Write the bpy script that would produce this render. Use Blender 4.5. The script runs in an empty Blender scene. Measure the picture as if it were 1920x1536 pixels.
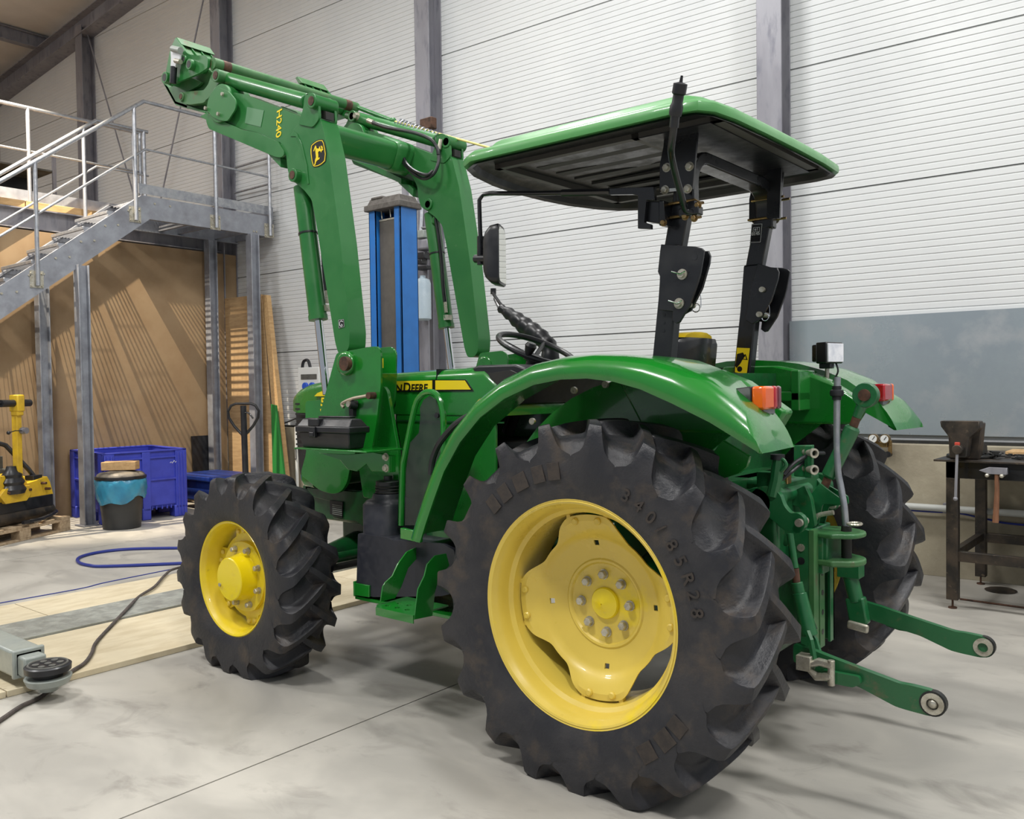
import bpy, bmesh, math, random
from math import sin, cos, pi, radians
from mathutils import Vector, Matrix
from mathutils.geometry import tessellate_polygon
random.seed(7)
S = bpy.context.scene
COL = S.collection
# ---------------------------------------------------------------- camera
CAMP = Vector((1.6893, -3.2946, 1.3759)); YAW, PITCH, ROLL, FPX = 2.2554, 0.0257, -0.0140, 1634.58
FW = Vector((cos(YAW)*cos(PITCH), sin(YAW)*cos(PITCH), -sin(PITCH)))
_r = FW.cross(Vector((0, 0, 1))).normalized(); _u = _r.cross(FW)
RT = _r*cos(ROLL)+_u*sin(ROLL); UP = -_r*sin(ROLL)+_u*cos(ROLL)
cam = bpy.data.cameras.new('camera'); camo = bpy.data.objects.new('camera', cam); COL.objects.link(camo)
cam.sensor_width = 36; cam.lens = FPX/1920*36; cam.clip_end = 200
camo.matrix_world = Matrix(((RT.x, UP.x, -FW.x, CAMP.x), (RT.y, UP.y, -FW.y, CAMP.y), (RT.z, UP.z, -FW.z, CAMP.z), (0, 0, 0, 1)))
S.camera = camo
# ---------------------------------------------------------------- world, exposure, lamps
S.view_settings.view_transform = 'Standard'; S.view_settings.look = 'None'
S.view_settings.gamma = 1; S.view_settings.use_curve_mapping = False
S.view_settings.exposure = 0.05
W = bpy.data.worlds.new('world'); S.world = W; W.use_nodes = True
W.node_tree.nodes['Background'].inputs[0].default_value = (0.86, 0.92, 1.0, 1)
W.node_tree.nodes['Background'].inputs[1].default_value = 0.38
def area(name, loc, sx, sy, power, col=(1, 0.99, 0.975), rot=(0, 0, 0), spread=180):
    L = bpy.data.lights.new(name, 'AREA'); L.shape = 'RECTANGLE'; L.size = sx; L.size_y = sy; L.energy = power; L.color = col
    L.spread = radians(spread)
    o = bpy.data.objects.new(name, L); o.location = loc; o.rotation_euler = rot; COL.objects.link(o); return o
for i, (x, y, pw) in enumerate([(-6.2, -3.6, 190), (-1.2, -3.9, 230), (3.6, -3.6, 230), (-2.6, 0.6, 190), (2.6, 0.9, 210), (6.5, 0.6, 150), (-10.0, -3.0, 170)]):
    area('hall_lamp', (x, y, 6.75), 1.3, 0.5, pw)
for i, (x, y, pw) in enumerate([(-11.5, -2.0, 60), (-6.2, -3.6, 45), (-1.2, -3.9, 40), (3.6, -3.6, 40)]):
    area('ceiling_fill_light', (x, y, 6.3), 1.0, 0.4, pw, rot=(math.pi, 0, 0))  # unseen upward fill lights, added to brighten the dark ceiling
L = bpy.data.lights.new('stair_lamp', 'SPOT'); L.energy = 2300; L.shadow_soft_size = 0.008; L.spot_size = radians(54); L.color = (1, 0.86, 0.66); L.spot_blend = .5
lo = bpy.data.objects.new('stair_lamp', L); lo.location = (-7.75, 0.15, 5.85); COL.objects.link(lo)
lo.rotation_euler = (Vector((-8.2, 1.12, 2.2))-lo.location).to_track_quat('-Z', 'Y').to_euler()
# ---------------------------------------------------------------- pixel rays -> points on known planes
def ray(px, py): return FW+RT*((px-960)/FPX)-UP*((py-768)/FPX)
def AY(Y, pts):
    out = []
    for px, py in pts:
        d = ray(px, py); t = (Y-CAMP.y)/d.y; q = CAMP+d*t; out.append((q.x, q.z))
    return out
def AX(X, pts):
    out = []
    for px, py in pts:
        d = ray(px, py); t = (X-CAMP.x)/d.x; q = CAMP+d*t; out.append((q.y, q.z))
    return out
def AZ(Z, pts):
    out = []
    for px, py in pts:
        d = ray(px, py); t = (Z-CAMP.z)/d.z; q = CAMP+d*t; out.append((q.x, q.y))
    return out
def P3(px, py, Y):
    a = AY(Y, [(px, py)])[0]; return Vector((a[0], Y, a[1]))
TH = -0.027                                        # the gable wall is 1.5 degrees off the tractor's axis
def WP(s, d, z):                                   # s along the wall to the right, d behind the plinth face
    return Vector((0.053+s*cos(TH)+d*sin(TH), 3.33-s*sin(TH)+d*cos(TH), z))
def WS(px, py, d=0.0):                             # pixel -> (s, z) on the wall plane d behind the plinth face
    n = Vector((sin(TH), cos(TH), 0)); q = ray(px, py); t = (WP(0, d, 0)-CAMP).dot(n)/q.dot(n); h = CAMP+q*t
    return ((h-WP(0, d, 0)).dot(Vector((cos(TH), -sin(TH), 0))), h.z)
# ---------------------------------------------------------------- materials
def lin(c): return tuple(((v/255)/12.92 if v <= 10.3 else ((v/255+.055)/1.055)**2.4) for v in c)
def mat(name, rgb, rgb2=None, rough=.5, metal=0, coat=0, scale=4, lo=.4, hi=.65, bump=0, bscale=60, stretch=(1, 1, 1), emit=None, rvar=.1, rgb3=None, scale3=1.5, lo3=.5, hi3=.7, dist=0, alpha=None, spec=.5):
    m = bpy.data.materials.new(name); m.use_nodes = True; N = m.node_tree.nodes; K = m.node_tree.links
    b = N['Principled BSDF']; b.inputs['Roughness'].default_value = rough; b.inputs['Metallic'].default_value = metal
    b.inputs['Coat Weight'].default_value = coat; b.inputs['Coat Roughness'].default_value = .06; b.inputs['Specular IOR Level'].default_value = spec
    c1 = (*lin(rgb), 1); b.inputs['Base Color'].default_value = c1
    tc = N.new('ShaderNodeTexCoord'); mp = N.new('ShaderNodeMapping'); mp.inputs['Scale'].default_value = stretch
    K.new(tc.outputs['Object'], mp.inputs['Vector'])
    def noise(sc, det=6):
        n = N.new('ShaderNodeTexNoise'); n.inputs['Scale'].default_value = sc; n.inputs['Detail'].default_value = det; n.inputs['Roughness'].default_value = .62
        n.inputs['Distortion'].default_value = dist
        K.new(mp.outputs[0], n.inputs['Vector']); return n
    def ramp(n, a, z):
        r = N.new('ShaderNodeMapRange'); r.inputs['From Min'].default_value = a; r.inputs['From Max'].default_value = z; K.new(n.outputs[0], r.inputs['Value']); return r
    cur = None
    if rgb2:
        n = noise(scale); r = ramp(n, lo, hi)
        mx = N.new('ShaderNodeMix'); mx.data_type = 'RGBA'; mx.inputs['A'].default_value = c1; mx.inputs['B'].default_value = (*lin(rgb2), 1)
        K.new(r.outputs[0], mx.inputs['Factor']); K.new(mx.outputs['Result'], b.inputs['Base Color']); cur = mx
        if rvar:
            r2 = N.new('ShaderNodeMapRange'); r2.inputs['To Min'].default_value = max(0, rough-rvar); r2.inputs['To Max'].default_value = min(1, rough+rvar)
            K.new(r.outputs[0], r2.inputs['Value']); K.new(r2.outputs[0], b.inputs['Roughness'])
    if rgb3:
        n = noise(scale3, 8); r = ramp(n, lo3, hi3)
        mx = N.new('ShaderNodeMix'); mx.data_type = 'RGBA'; mx.inputs['A'].default_value = c1; mx.inputs['B'].default_value = (*lin(rgb3), 1)
        if cur: K.new(cur.outputs['Result'], mx.inputs['A'])
        K.new(r.outputs[0], mx.inputs['Factor']); K.new(mx.outputs['Result'], b.inputs['Base Color'])
    if bump:
        n = noise(bscale, 4); bp = N.new('ShaderNodeBump'); bp.inputs['Strength'].default_value = bump; bp.inputs['Distance'].default_value = .01
        K.new(n.outputs[0], bp.inputs['Height']); K.new(bp.outputs[0], b.inputs['Normal'])
    if emit: b.inputs['Emission Color'].default_value = (*lin(rgb), 1); b.inputs['Emission Strength'].default_value = emit
    if alpha is not None: b.inputs['Transmission Weight'].default_value = alpha
    return m
GREEN = mat('green_paint', (22, 118, 34), (18, 104, 32), rough=.28, coat=.7, scale=2.5)
GDARK = mat('green_chassis_paint', (16, 84, 38), (12, 60, 30), rough=.4, coat=.2, scale=9, rgb3=(46, 52, 38), scale3=14, lo3=.55, hi3=.75)
GLOAD = mat('green_loader_paint', (28, 104, 44), (38, 112, 50), rough=.42, coat=.25, scale=3.5, rgb3=(70, 118, 66), scale3=26, lo3=.64, hi3=.8)
GWORN = mat('green_worn_paint', (48, 104, 56), (70, 112, 66), rough=.5, coat=.1, scale=8, rgb3=(96, 62, 48), scale3=9, lo3=.6, hi3=.72)
GHITCH = mat('green_hitch_paint', (22, 92, 50), (34, 98, 56), rough=.4, coat=.2, scale=10, rgb3=(92, 90, 62), scale3=18, lo3=.6, hi3=.8)
YFRONT = mat('yellow_front_rim_paint', (228, 204, 34), (220, 192, 48), rough=.36, coat=.3, scale=5, rgb3=(150, 124, 40), scale3=14, lo3=.66, hi3=.8)
YELLOW = mat('yellow_rim_paint', (212, 186, 78), (220, 194, 84), rough=.36, coat=.3, scale=3, rgb3=(232, 206, 20), scale3=2.6, lo3=.56, hi3=.66)
YBRIGHT = mat('yellow_hub_paint', (232, 208, 22), (214, 186, 40), rough=.34, coat=.4, scale=14, lo=.55, hi=.7)
RUBBER = mat('tyre_rubber', (38, 39, 44), (54, 53, 55), rough=.5, scale=7, rgb3=(80, 70, 60), scale3=6.5, lo3=.52, hi3=.74, bump=.25, bscale=70, spec=.4)
RUBMARK = mat('tyre_lettering_rubber', (58, 50, 44), (46, 42, 40), rough=.7, scale=30)
BLACK = mat('black_plastic', (24, 25, 29), (31, 32, 36), rough=.42, scale=12)
BLACKP = mat('black_paint', (17, 18, 22), (24, 25, 28), rough=.36, scale=6, coat=.2)
TANKM = mat('tank_plastic', (36, 38, 46), (42, 43, 50), rough=.5, scale=30)
DARK = mat('dark_grease_metal', (26, 28, 28), (40, 38, 34), rough=.6, scale=14)
CHROME = mat('chrome', (215, 218, 222), rough=.08, metal=1)
ZINC = mat('zinc_bolt', (192, 188, 174), (158, 152, 136), rough=.35, metal=.55, scale=40)
BRASSY = mat('yellow_zinc', (160, 132, 88), (130, 108, 70), rough=.35, metal=.8, scale=30)
RUST = mat('rusty_steel', (96, 66, 50), (64, 48, 40), rough=.7, scale=30, metal=.3)
STEELD = mat('dark_bench_steel', (56, 54, 52), (84, 74, 64), rough=.5, metal=.6, scale=9, rgb3=(112, 100, 84), scale3=24, lo3=.6, hi3=.75)
GALV = mat('galvanized_steel', (142, 145, 153), (156, 160, 168), rough=.46, metal=.4, scale=9, rgb3=(126, 127, 134), scale3=4)
GALVD = mat('galvanized_column_steel', (132, 131, 138), (150, 150, 156), rough=.5, metal=.35, scale=3, rgb3=(112, 112, 122), scale3=14, stretch=(1, 1, .25))
TUBEM = mat('galvanized_tube', (176, 178, 182), (148, 152, 160), rough=.4, metal=.7, scale=18)
PANEL = mat('white_wall_panel', (210, 212, 212), (202, 204, 205), rough=.42, scale=.8, bump=.03, bscale=220)
CONC = mat('plinth_concrete', (158, 150, 130), (138, 130, 112), rough=.85, scale=2.2, rgb3=(176, 168, 148), scale3=9, lo3=.6, hi3=.8, bump=.25, bscale=30)
FLOOR = mat('floor_concrete', (158, 155, 148), (176, 172, 163), rough=.55, scale=1.1, rvar=.12, rgb3=(126, 122, 116), scale3=2.7, lo3=.55, hi3=.78, bump=.04, bscale=40, stretch=(1, 1.6, 1), dist=.6)
SEAM = mat('joint_dark', (96, 92, 86), rough=.9)
CEIL = mat('ceiling_panel', (214, 209, 202), (206, 201, 194), rough=.6, scale=2)
MDF = mat('brown_board', (152, 128, 97), (144, 119, 89), rough=.8, scale=3)
PLY = mat('plywood', (184, 154, 114), (166, 136, 98), rough=.7, scale=5, stretch=(1, 1, 7), rgb3=(110, 84, 58), scale3=6, lo3=.66, hi3=.74)
PLYF = mat('floor_plywood', (206, 194, 166), (190, 176, 146), rough=.7, scale=4, stretch=(3, 1, 1), rgb3=(150, 132, 100), scale3=5, lo3=.68, hi3=.78)
WOOD = mat('pallet_wood', (176, 156, 128), (146, 124, 98), rough=.8, scale=8, stretch=(1, 5, 5))
BEAMW = mat('timber', (190, 156, 110), (172, 138, 94), rough=.7, scale=7, stretch=(6, 1, 6))
BLUE = mat('lift_blue', (32, 108, 184), (30, 100, 172), rough=.4, coat=.2, scale=5)
BINB = mat('blue_bin_plastic', (62, 74, 184), (54, 64, 170), rough=.5, scale=6)
DKBLUE = mat('dark_blue_plastic', (30, 56, 132), (24, 44, 110), rough=.45, scale=6)
GREYB = mat('grey_belt', (84, 80, 74), (78, 74, 70), rough=.7, scale=10)
GREYC = mat('grey_cap', (92, 88, 84), (76, 72, 68), rough=.7, scale=20)
GREYP = mat('grey_green_steel', (146, 152, 146), (132, 138, 134), rough=.42, coat=.1, scale=8)
CHECK = mat('ramp_plate', (150, 152, 146), (166, 168, 160), rough=.5, metal=.3, scale=14, bump=.5, bscale=26)
WASTE = mat('black_bin_plastic', (34, 36, 38), (42, 43, 44), rough=.45, scale=14)
LIDM = mat('dusty_lid', (120, 112, 100), (70, 66, 60), rough=.6, scale=10)
BAG = mat('blue_bin_liner', (58, 138, 168), (44, 116, 150), rough=.3, scale=8)
MYEL = mat('machine_yellow', (214, 176, 38), (196, 158, 44), rough=.45, coat=.2, scale=10, rgb3=(96, 84, 50), scale3=22, lo3=.62, hi3=.75)
MGREY = mat('machine_grey', (92, 92, 88), (70, 70, 66), rough=.6, scale=10)
ORANGE = mat('orange_paint', (222, 150, 40), rough=.4)
SHEET = mat('sheet_metal', (158, 168, 174), (142, 152, 160), rough=.3, metal=.35, scale=1.3, rvar=.08, rgb3=(168, 172, 176), scale3=3.2)
WHITEP = mat('white_plastic', (206, 208, 206), rough=.4)
TRANS = mat('milky_bottle', (176, 190, 198), (160, 176, 186), rough=.35, scale=5)
SOCK = mat('socket_blue', (40, 84, 190), rough=.4)
HANDLE = mat('hammer_wood', (134, 92, 66), (112, 76, 54), rough=.6, scale=10, stretch=(4, 4, 1))
REDL = mat('red_lens', (170, 14, 30), rough=.1, coat=1)
DREDL = mat('dark_red_lens', (96, 20, 38), rough=.12, coat=1)
ORL = mat('orange_lens', (230, 96, 12), rough=.1, coat=1)
LENS = mat('lamp_glass', (236, 237, 242), (206, 210, 220), rough=.15, coat=1, scale=24, metal=0)
MIRROR = mat('mirror_glass', (205, 206, 198), rough=.04, metal=1)
STICKY = mat('yellow_sticker', (240, 212, 30), rough=.4)
STICKB = mat('black_sticker', (14, 14, 14), rough=.4)
STICKW = mat('white_sticker', (200, 202, 204), rough=.4)
YSEAT = mat('yellow_seat_vinyl', (226, 194, 26), (214, 182, 24), rough=.5, scale=10)
GREENW = mat('green_board_paint', (26, 112, 44), rough=.6)
HOSEB = mat('blue_hose', (34, 48, 128), rough=.4)
CABLE = mat('grey_cable', (86, 78, 74), (66, 60, 58), rough=.7, scale=20)
DUSTW = mat('dusty_window', (46, 54, 50), (62, 70, 64), rough=.3, scale=16); DUSTW.node_tree.nodes['Principled BSDF'].inputs['Alpha'].default_value = .62
RED = mat('red_plastic', (180, 60, 44), rough=.5)
PIPE = mat('grey_pipe', (170, 172, 168), rough=.5)
BLUEMET = mat('blue_metal_plate', (52, 66, 96), rough=.4)
# ---------------------------------------------------------------- mesh builder
class B:
    def __init__(s): s.v = []; s.f = []
    def add(s, vs, fs):
        o = len(s.v); s.v += [tuple(v) for v in vs]; s.f += [tuple(i+o for i in f) for f in fs]; return s
    def box(s, c, d, rot=None):
        hx, hy, hz = d[0]/2, d[1]/2, d[2]/2
        vs = [Vector((x, y, z)) for x in (-hx, hx) for y in (-hy, hy) for z in (-hz, hz)]
        if rot is not None: vs = [rot @ v for v in vs]
        vs = [v+Vector(c) for v in vs]
        return s.add(vs, [(0, 1, 3, 2), (4, 6, 7, 5), (0, 4, 5, 1), (2, 3, 7, 6), (0, 2, 6, 4), (1, 5, 7, 3)])
    def bx(s, x0, x1, y0, y1, z0, z1): return s.box(((x0+x1)/2, (y0+y1)/2, (z0+z1)/2), (abs(x1-x0), abs(y1-y0), abs(z1-z0)))
    def prism(s, pts, a, b, axis='y', holes=(), fn=None):
        loops = [list(pts)]+[list(h) for h in holes]
        flat = [p for l in loops for p in l]; n = len(flat)
        def m(p, t):
            if fn: return fn(p[0], p[1], t)
            return {'y': (p[0], t, p[1]), 'x': (t, p[0], p[1]), 'z': (p[0], p[1], t)}[axis]
        tri = tessellate_polygon([[Vector((p[0], p[1], 0)) for p in l] for l in loops])
        fs = [tuple(t) for t in tri]+[tuple(n+i for i in reversed(t)) for t in tri]
        o = 0
        for l in loops:
            k = len(l)
            for i in range(k): fs.append((o+i, o+(i+1) % k, n+o+(i+1) % k, n+o+i))
            o += k
        return s.add([m(p, a) for p in flat]+[m(p, b) for p in flat], fs)
    def ring(s, rings, close_u=True, cap=True):
        n = len(rings[0]); vs = [p for r in rings for p in r]; fs = []
        for i in range(len(rings)-1):
            for j in range(n if close_u else n-1):
                k = (j+1) % n; fs.append((i*n+j, i*n+k, (i+1)*n+k, (i+1)*n+j))
        if cap and close_u: fs.append(tuple(reversed(range(n)))); fs.append(tuple((len(rings)-1)*n+j for j in range(n)))
        return s.add(vs, fs)
    def tube(s, pts, r, n=10, closed=False, cap=True):
        pts = [Vector(p) for p in pts]; m = len(pts); rs = r if isinstance(r, (list, tuple)) else [r]*m
        rings = []; prev = None
        for i, p in enumerate(pts):
            a = pts[(i-1) % m] if (closed or i > 0) else p; b = pts[(i+1) % m] if (closed or i < m-1) else p
            t = (b-a).normalized()
            if prev is None:
                h = Vector((0, 0, 1)) if abs(t.z) < .9 else Vector((1, 0, 0)); u = t.cross(h).normalized()
            else: u = (prev-t*prev.dot(t)).normalized()
            prev = u; w = t.cross(u)
            rings.append([p+(u*cos(2*pi*k/n)+w*sin(2*pi*k/n))*rs[i] for k in range(n)])
        if closed: rings.append(rings[0]); return s.ring(rings, cap=False)
        return s.ring(rings, cap=cap)
    def cyl(s, a, b, r, r2=None, n=20): return s.tube([a, b], [r, r if r2 is None else r2], n)
    def lathe(s, prof, o, axis, n=32, cap=True):
        o = Vector(o); t = Vector(axis).normalized(); h = Vector((0, 0, 1)) if abs(t.z) < .9 else Vector((1, 0, 0))
        u = t.cross(h).normalized(); w = t.cross(u)
        return s.ring([[o+t*hh+(u*cos(2*pi*k/n)+w*sin(2*pi*k/n))*max(rr, 1e-4) for k in range(n)] for rr, hh in prof], cap=cap)
    def hexnut(s, c, axis, r, h, washer=0):
        c = Vector(c); a = Vector(axis).normalized()
        if washer: s.cyl(c, c+a*h*.25, washer, n=16); c = c+a*h*.25
        s.lathe([(r, 0), (r, h*.85), (r*.82, h)], c, a, 6)
        return s
    def ball(s, c, r, n=12, sc=(1, 1, 1)):
        c = Vector(c); rings = []
        for i in range(n//2+1):
            th = pi*i/(n//2); rr = max(sin(th), 1e-3)
            rings.append([c+Vector((r*rr*cos(2*pi*k/n)*sc[0], r*rr*sin(2*pi*k/n)*sc[1], -r*cos(th)*sc[2])) for k in range(n)])
        return s.ring(rings)
def obj(name, b, m, parent=None, bevel=0, smooth=35, label=None, seg=2, kind=None):
    me = bpy.data.meshes.new(name); me.from_pydata(b.v, [], b.f); me.materials.append(m)
    bm = bmesh.new(); bm.from_mesh(me); bmesh.ops.recalc_face_normals(bm, faces=bm.faces); bm.to_mesh(me); bm.free()
    if smooth: me.shade_smooth(); me.set_sharp_from_angle(angle=radians(smooth))
    o = bpy.data.objects.new(name, me); COL.objects.link(o)
    if bevel:
        md = o.modifiers.new('bevel', 'BEVEL'); md.width = bevel; md.segments = seg; md.limit_method = 'ANGLE'; md.angle_limit = radians(40); md.harden_normals = False
    if parent is not None:
        o.parent = parent
        if parent.type == 'EMPTY': o.location = -parent.location
    if label: o['label'] = label
    if kind: o['kind'] = kind
    return o
def thing(name, label, cat, loc, group=None):
    o = bpy.data.objects.new(name, None); COL.objects.link(o); o.location = loc; o.empty_display_size = .1
    o['label'] = label; o['category'] = cat
    if group: o['group'] = group
    return o
def tag(o, label, cat, group=None):
    o['label'] = label; o['category'] = cat
    if group: o['group'] = group
    return o
def struct(name, b, m, parent=None, **k):
    o = obj(name, b, m, parent, **k)
    if parent is None: o['kind'] = 'structure'
    return o
def text(name, body, m, parent, size, origin, xdir, ydir, ext=.0015, squash=1.0, shear=0, align='LEFT', bold=0, space=1.0):
    cu = bpy.data.curves.new('t', 'FONT'); cu.body = body; cu.size = size; cu.extrude = ext; cu.align_x = align; cu.shear = shear; cu.offset = bold; cu.space_character = space
    t = bpy.data.objects.new('t', cu); COL.objects.link(t); bpy.context.view_layer.update()
    dg = bpy.context.evaluated_depsgraph_get(); me = bpy.data.meshes.new_from_object(t.evaluated_get(dg)); bpy.data.objects.remove(t)
    X = Vector(xdir).normalized()*squash; Y = Vector(ydir).normalized(); Z = X.cross(Y).normalized(); O = Vector(origin)
    for v in me.vertices: c = v.co.copy(); v.co = O+X*c.x+Y*c.y+Z*c.z
    me.materials.clear(); me.materials.append(m); o = bpy.data.objects.new(name, me); COL.objects.link(o); o.parent = parent
    if parent is not None and parent.type == 'EMPTY': o.location = -parent.location
    return o
def arc(cx, cy, r, a0, a1, n): return [(cx+r*cos(radians(a0+(a1-a0)*i/n)), cy+r*sin(radians(a0+(a1-a0)*i/n))) for i in range(n+1)]
def rrect(x0, y0, x1, y1, r, n=4):
    return arc(x0+r, y0+r, r, 180, 270, n)+arc(x1-r, y0+r, r, 270, 360, n)+arc(x1-r, y1-r, r, 0, 90, n)+arc(x0+r, y1-r, r, 90, 180, n)
def roundpoly(pts, r, n=4):
    out = []; k = len(pts)
    for i in range(k):
        p = Vector(pts[i]); a = Vector(pts[i-1]); b = Vector(pts[(i+1) % k]); da = (a-p); db = (b-p)
        q = min(r, da.length*.45, db.length*.45); A = p+da.normalized()*q; Bq = p+db.normalized()*q
        for j in range(n+1):
            t = j/n; out.append(tuple((1-t)**2*A+2*t*(1-t)*p+t*t*Bq))
    return out
def smoothline(pts, n=6):
    P = [Vector(p) for p in pts]; P = [P[0]]+P+[P[-1]]; out = []
    for i in range(1, len(P)-2):
        for j in range(n):
            t = j/n; a, b, c, d = P[i-1:i+3]
            out.append(.5*((2*b)+(c-a)*t+(2*a-5*b+4*c-d)*t*t+(3*b-a-3*c+d)*t**3))
    out.append(P[-2]); return out
# ================================================================ SETTING
def wfn(s_, z_, t): return WP(s_, t, z_)
def wbox(b, s0, s1, d0, d1, z0, z1): return b.prism([(s0, z0), (s1, z0), (s1, z1), (s0, z1)], d0, d1, fn=wfn)
RZW = Matrix.Rotation(-TH, 3, 'Z')
fl = struct('floor', B().bx(-15.6, 9, -9, 3.6, -.2, -.012), SEAM)
xs = [-15.5, -11.0, -6.1, -1.063, 3.9, 9]
for i in range(5):
    for (y0, y1) in ((-9, -2.6), (-2.6, 3.55)) if i > 3 else ((-9, 3.55),):
        struct('slab', B().bx(xs[i]+.004, xs[i+1]-.004, y0+.004, y1-.004, -.05, 0), FLOOR, fl, smooth=0)
# gable wall of ribbed sandwich panels one metre high, above a concrete plinth
wl = struct('wall_right', wbox(B(), -15.3, 9, .28, .34, 0, 9), PANEL, smooth=0)
z = .93
zt = [(.93, 1.85)]+[(1.85+i, 2.85+i) for i in range(7)]
for z0, z1 in zt:
    prof = [(.20, z0+.004)]; n = int(round((z1-z0)/.05)); h = (z1-z0-.008)/n
    for i in range(n):
        a = z0+.004+i*h
        prof += [(.20, a+.002), (.20, a+h-.011), (.2045, a+h-.008), (.2045, a+h-.003)]
    prof += [(.20, z1-.004), (.285, z1-.004), (.285, z0+.004)]
    b = B(); m = len(prof)
    r0 = [WP(-15.3, d, zz) for d, zz in prof]; r1 = [WP(9, d, zz) for d, zz in prof]
    b.ring([r0, r1], cap=False)
    struct('wall_panel', b, PANEL, wl, smooth=0)
pl = struct('wall_plinth', wbox(B(), -15.3, 9, .01, .28, 0, .915), SEAM, smooth=0)
for s0, s1 in [(-15.3, -8.9), (-8.9, -5.4), (-5.4, -1.55), (-1.55, .62), (.62, 2.9), (2.9, 6), (6, 9)]:
    struct('plinth_block', wbox(B(), s0+.003, s1-.003, 0, .275, 0, .925), CONC, pl, bevel=.004)
struct('trim_1', wbox(B(), -15.3, 9, .12, .2, .925, .945), DARK)
def hcol(name, s0, w=.2, d0=.0, d1=.2, ztop=9):
    b = B(); f = .014
    wbox(b, s0, s0+w, d0, d0+f, 0, ztop); wbox(b, s0, s0+w, d1-f, d1, 0, ztop); wbox(b, s0+w/2-.006, s0+w/2+.006, d0+f, d1-f, 0, ztop)
    return struct(name, b, GALVD, smooth=0, bevel=.003)
for i, (px, zt_) in enumerate([(1419, 9), (780, 8.6), (398, 8), (145, 7.0)]):
    s0, _ = WS(px, 250); hcol('wall_column', s0, .2, ztop=zt_)
# roof: rafter against the gable, purlins, ceiling sheet
ra = WS(0, 180, .02); rb = WS(238, 0, .02); sl = (rb[1]-ra[1])/(rb[0]-ra[0])
def rz(s): return ra[1]+sl*(s-ra[0])
b = B(); f = .016; Hh = .3
for (o0, o1, d0, d1) in ((0, f, -.02, .2), (Hh-f, Hh, -.02, .2), (f, Hh-f, .08, .095)):
    b.prism([(-15.3, rz(-15.3)+o0), (2, rz(2)+o0), (2, rz(2)+o1), (-15.3, rz(-15.3)+o1)], d0, d1, fn=wfn)
struct('ceiling_rafter', b, GALVD, smooth=0)
b = B(); b.prism([(-15.5, rz(-15.5)+Hh+.22), (2, rz(2)+Hh+.22), (9, rz(2)+Hh+.22-sl*7), (9, rz(2)+Hh+.3-sl*7), (2, rz(2)+Hh+.3), (-15.5, rz(-15.5)+Hh+.3)], -9.3, 3.5, axis='y')
struct('ceiling', b, CEIL, smooth=0)
for s_ in (-13.3, -9.4, -5.4, -1.4, 2.6):
    b = B(); zz = rz(s_)+Hh-.02
    b.bx(s_-.07, s_+.07, -9, 3.3, zz+.2, zz+.215).bx(s_-.07, s_+.07, -9, 3.3, zz, zz+.015).bx(s_-.006, s_+.006, -9, 3.3, zz+.015, zz+.2)
    struct('ceiling_purlin', b, GALVD, smooth=0)
struct('wall_left', B().bx(-15.6, -15.3, -9.3, 3.5, 0, 7.4), CEIL, smooth=0)
# bracing rods in the wall plane
for (a, c) in (((163, 60), (232, 300)), ((381, 0), (296, 400))):
    p = WS(a[0], a[1], .1); q = WS(c[0], c[1], .1)
    q = (q[0]+(q[0]-p[0])*.25, q[1]+(q[1]-p[1])*.25)
    struct('wall_brace_rod', B().cyl(WP(p[0], .1, p[1]), WP(q[0], .1, q[1]), .011, n=8), GALVD)
# brown board partition under the mezzanine
PX = -8.3
struct('wall_partition', B().bx(PX-.02, PX, -4.0, 3.32, 0, 3.14), MDF, smooth=0)
# metal sheet on the wall at right
st = [WS(1480, 602, .17), WS(1915, 578, .17)]
b = B(); z1 = .5*(st[0][1]+st[1][1])
wbox(b, st[0][0], 3.4, .165, .185, .985, z1)
o = obj('metal_sheet', b, SHEET, bevel=.002); tag(o, 'large dull grey sheet of metal fixed flat on the white wall at right', 'sheet')
b = B(); a = WS(1874, 850, .1)
wbox(b, a[0], a[0]+1.2, .06, .1, .93, 1.03)
# pipe along the plinth
p = WS(1700, 949, -.06)
t = thing('wall_pipe', 'grey pipe running low along the concrete base of the wall', 'pipe', WP(p[0], -.06, p[1]))
obj('pipe_run', B().cyl(WP(p[0]-6, -.06, p[1]), WP(6, -.06, p[1]), .024, n=14), PIPE, t)
for s_ in (-4, -1.5, p[0]+.25, p[0]+2.2):
    obj('clamp', B().box(WP(s_, -.03, p[1]), (.03, .06, .07), RZW), GALVD, t)
b = B(); pts = [WS(1700, 957, -.03), WS(1790, 962, -.03), WS(1850, 974, -.03), WS(1920, 985, -.03)]
o = obj('wall_cable', B().tube(smoothline([WP(pts[0][0]-1.5, -.02, pts[0][1]+.02)]+[WP(q[0], -.02, q[1]) for q in pts]+[WP(pts[3][0]+1, -.02, pts[3][1])]), .007, 8), HOSEB)
tag(o, 'thin blue cable sagging below the grey wall pipe behind the workbench', 'cable')
# pressure regulator
g = WS(1650, 826, -.08); G = WP(g[0], -.08, g[1])
t = thing('pressure_regulator', 'small brass regulator with two round gauges on the wall by the far fender', 'gauge', G)
obj('valve_body', B().box(G+Vector((0, .03, -.03)), (.09, .04, .04), RZW).cyl(G+Vector((.06, .03, 0)), G+Vector((.06, .03, -.1)), .014), BRASSY, t, bevel=.004)
for dx in (-.045, .035):
    q = G+Vector((dx, -.015, .012)); gg = obj('gauge_case', B().cyl(q+Vector((0, .04, 0)), q, .034, n=20), BRASSY, t)
    obj('gauge_face', B().cyl(q, q+Vector((0, -.003, 0)), .028, n=20), WHITEP, gg); obj('needle', B().box(q+Vector((.006, -.005, .006)), (.004, .002, .03), Matrix.Rotation(.6, 3, 'Y')), BLACK, gg)
obj('knob', B().cyl(G+Vector((.05, .0, -.1)), G+Vector((.05, .05, -.1)), .022, n=12), BLACK, t)
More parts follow.
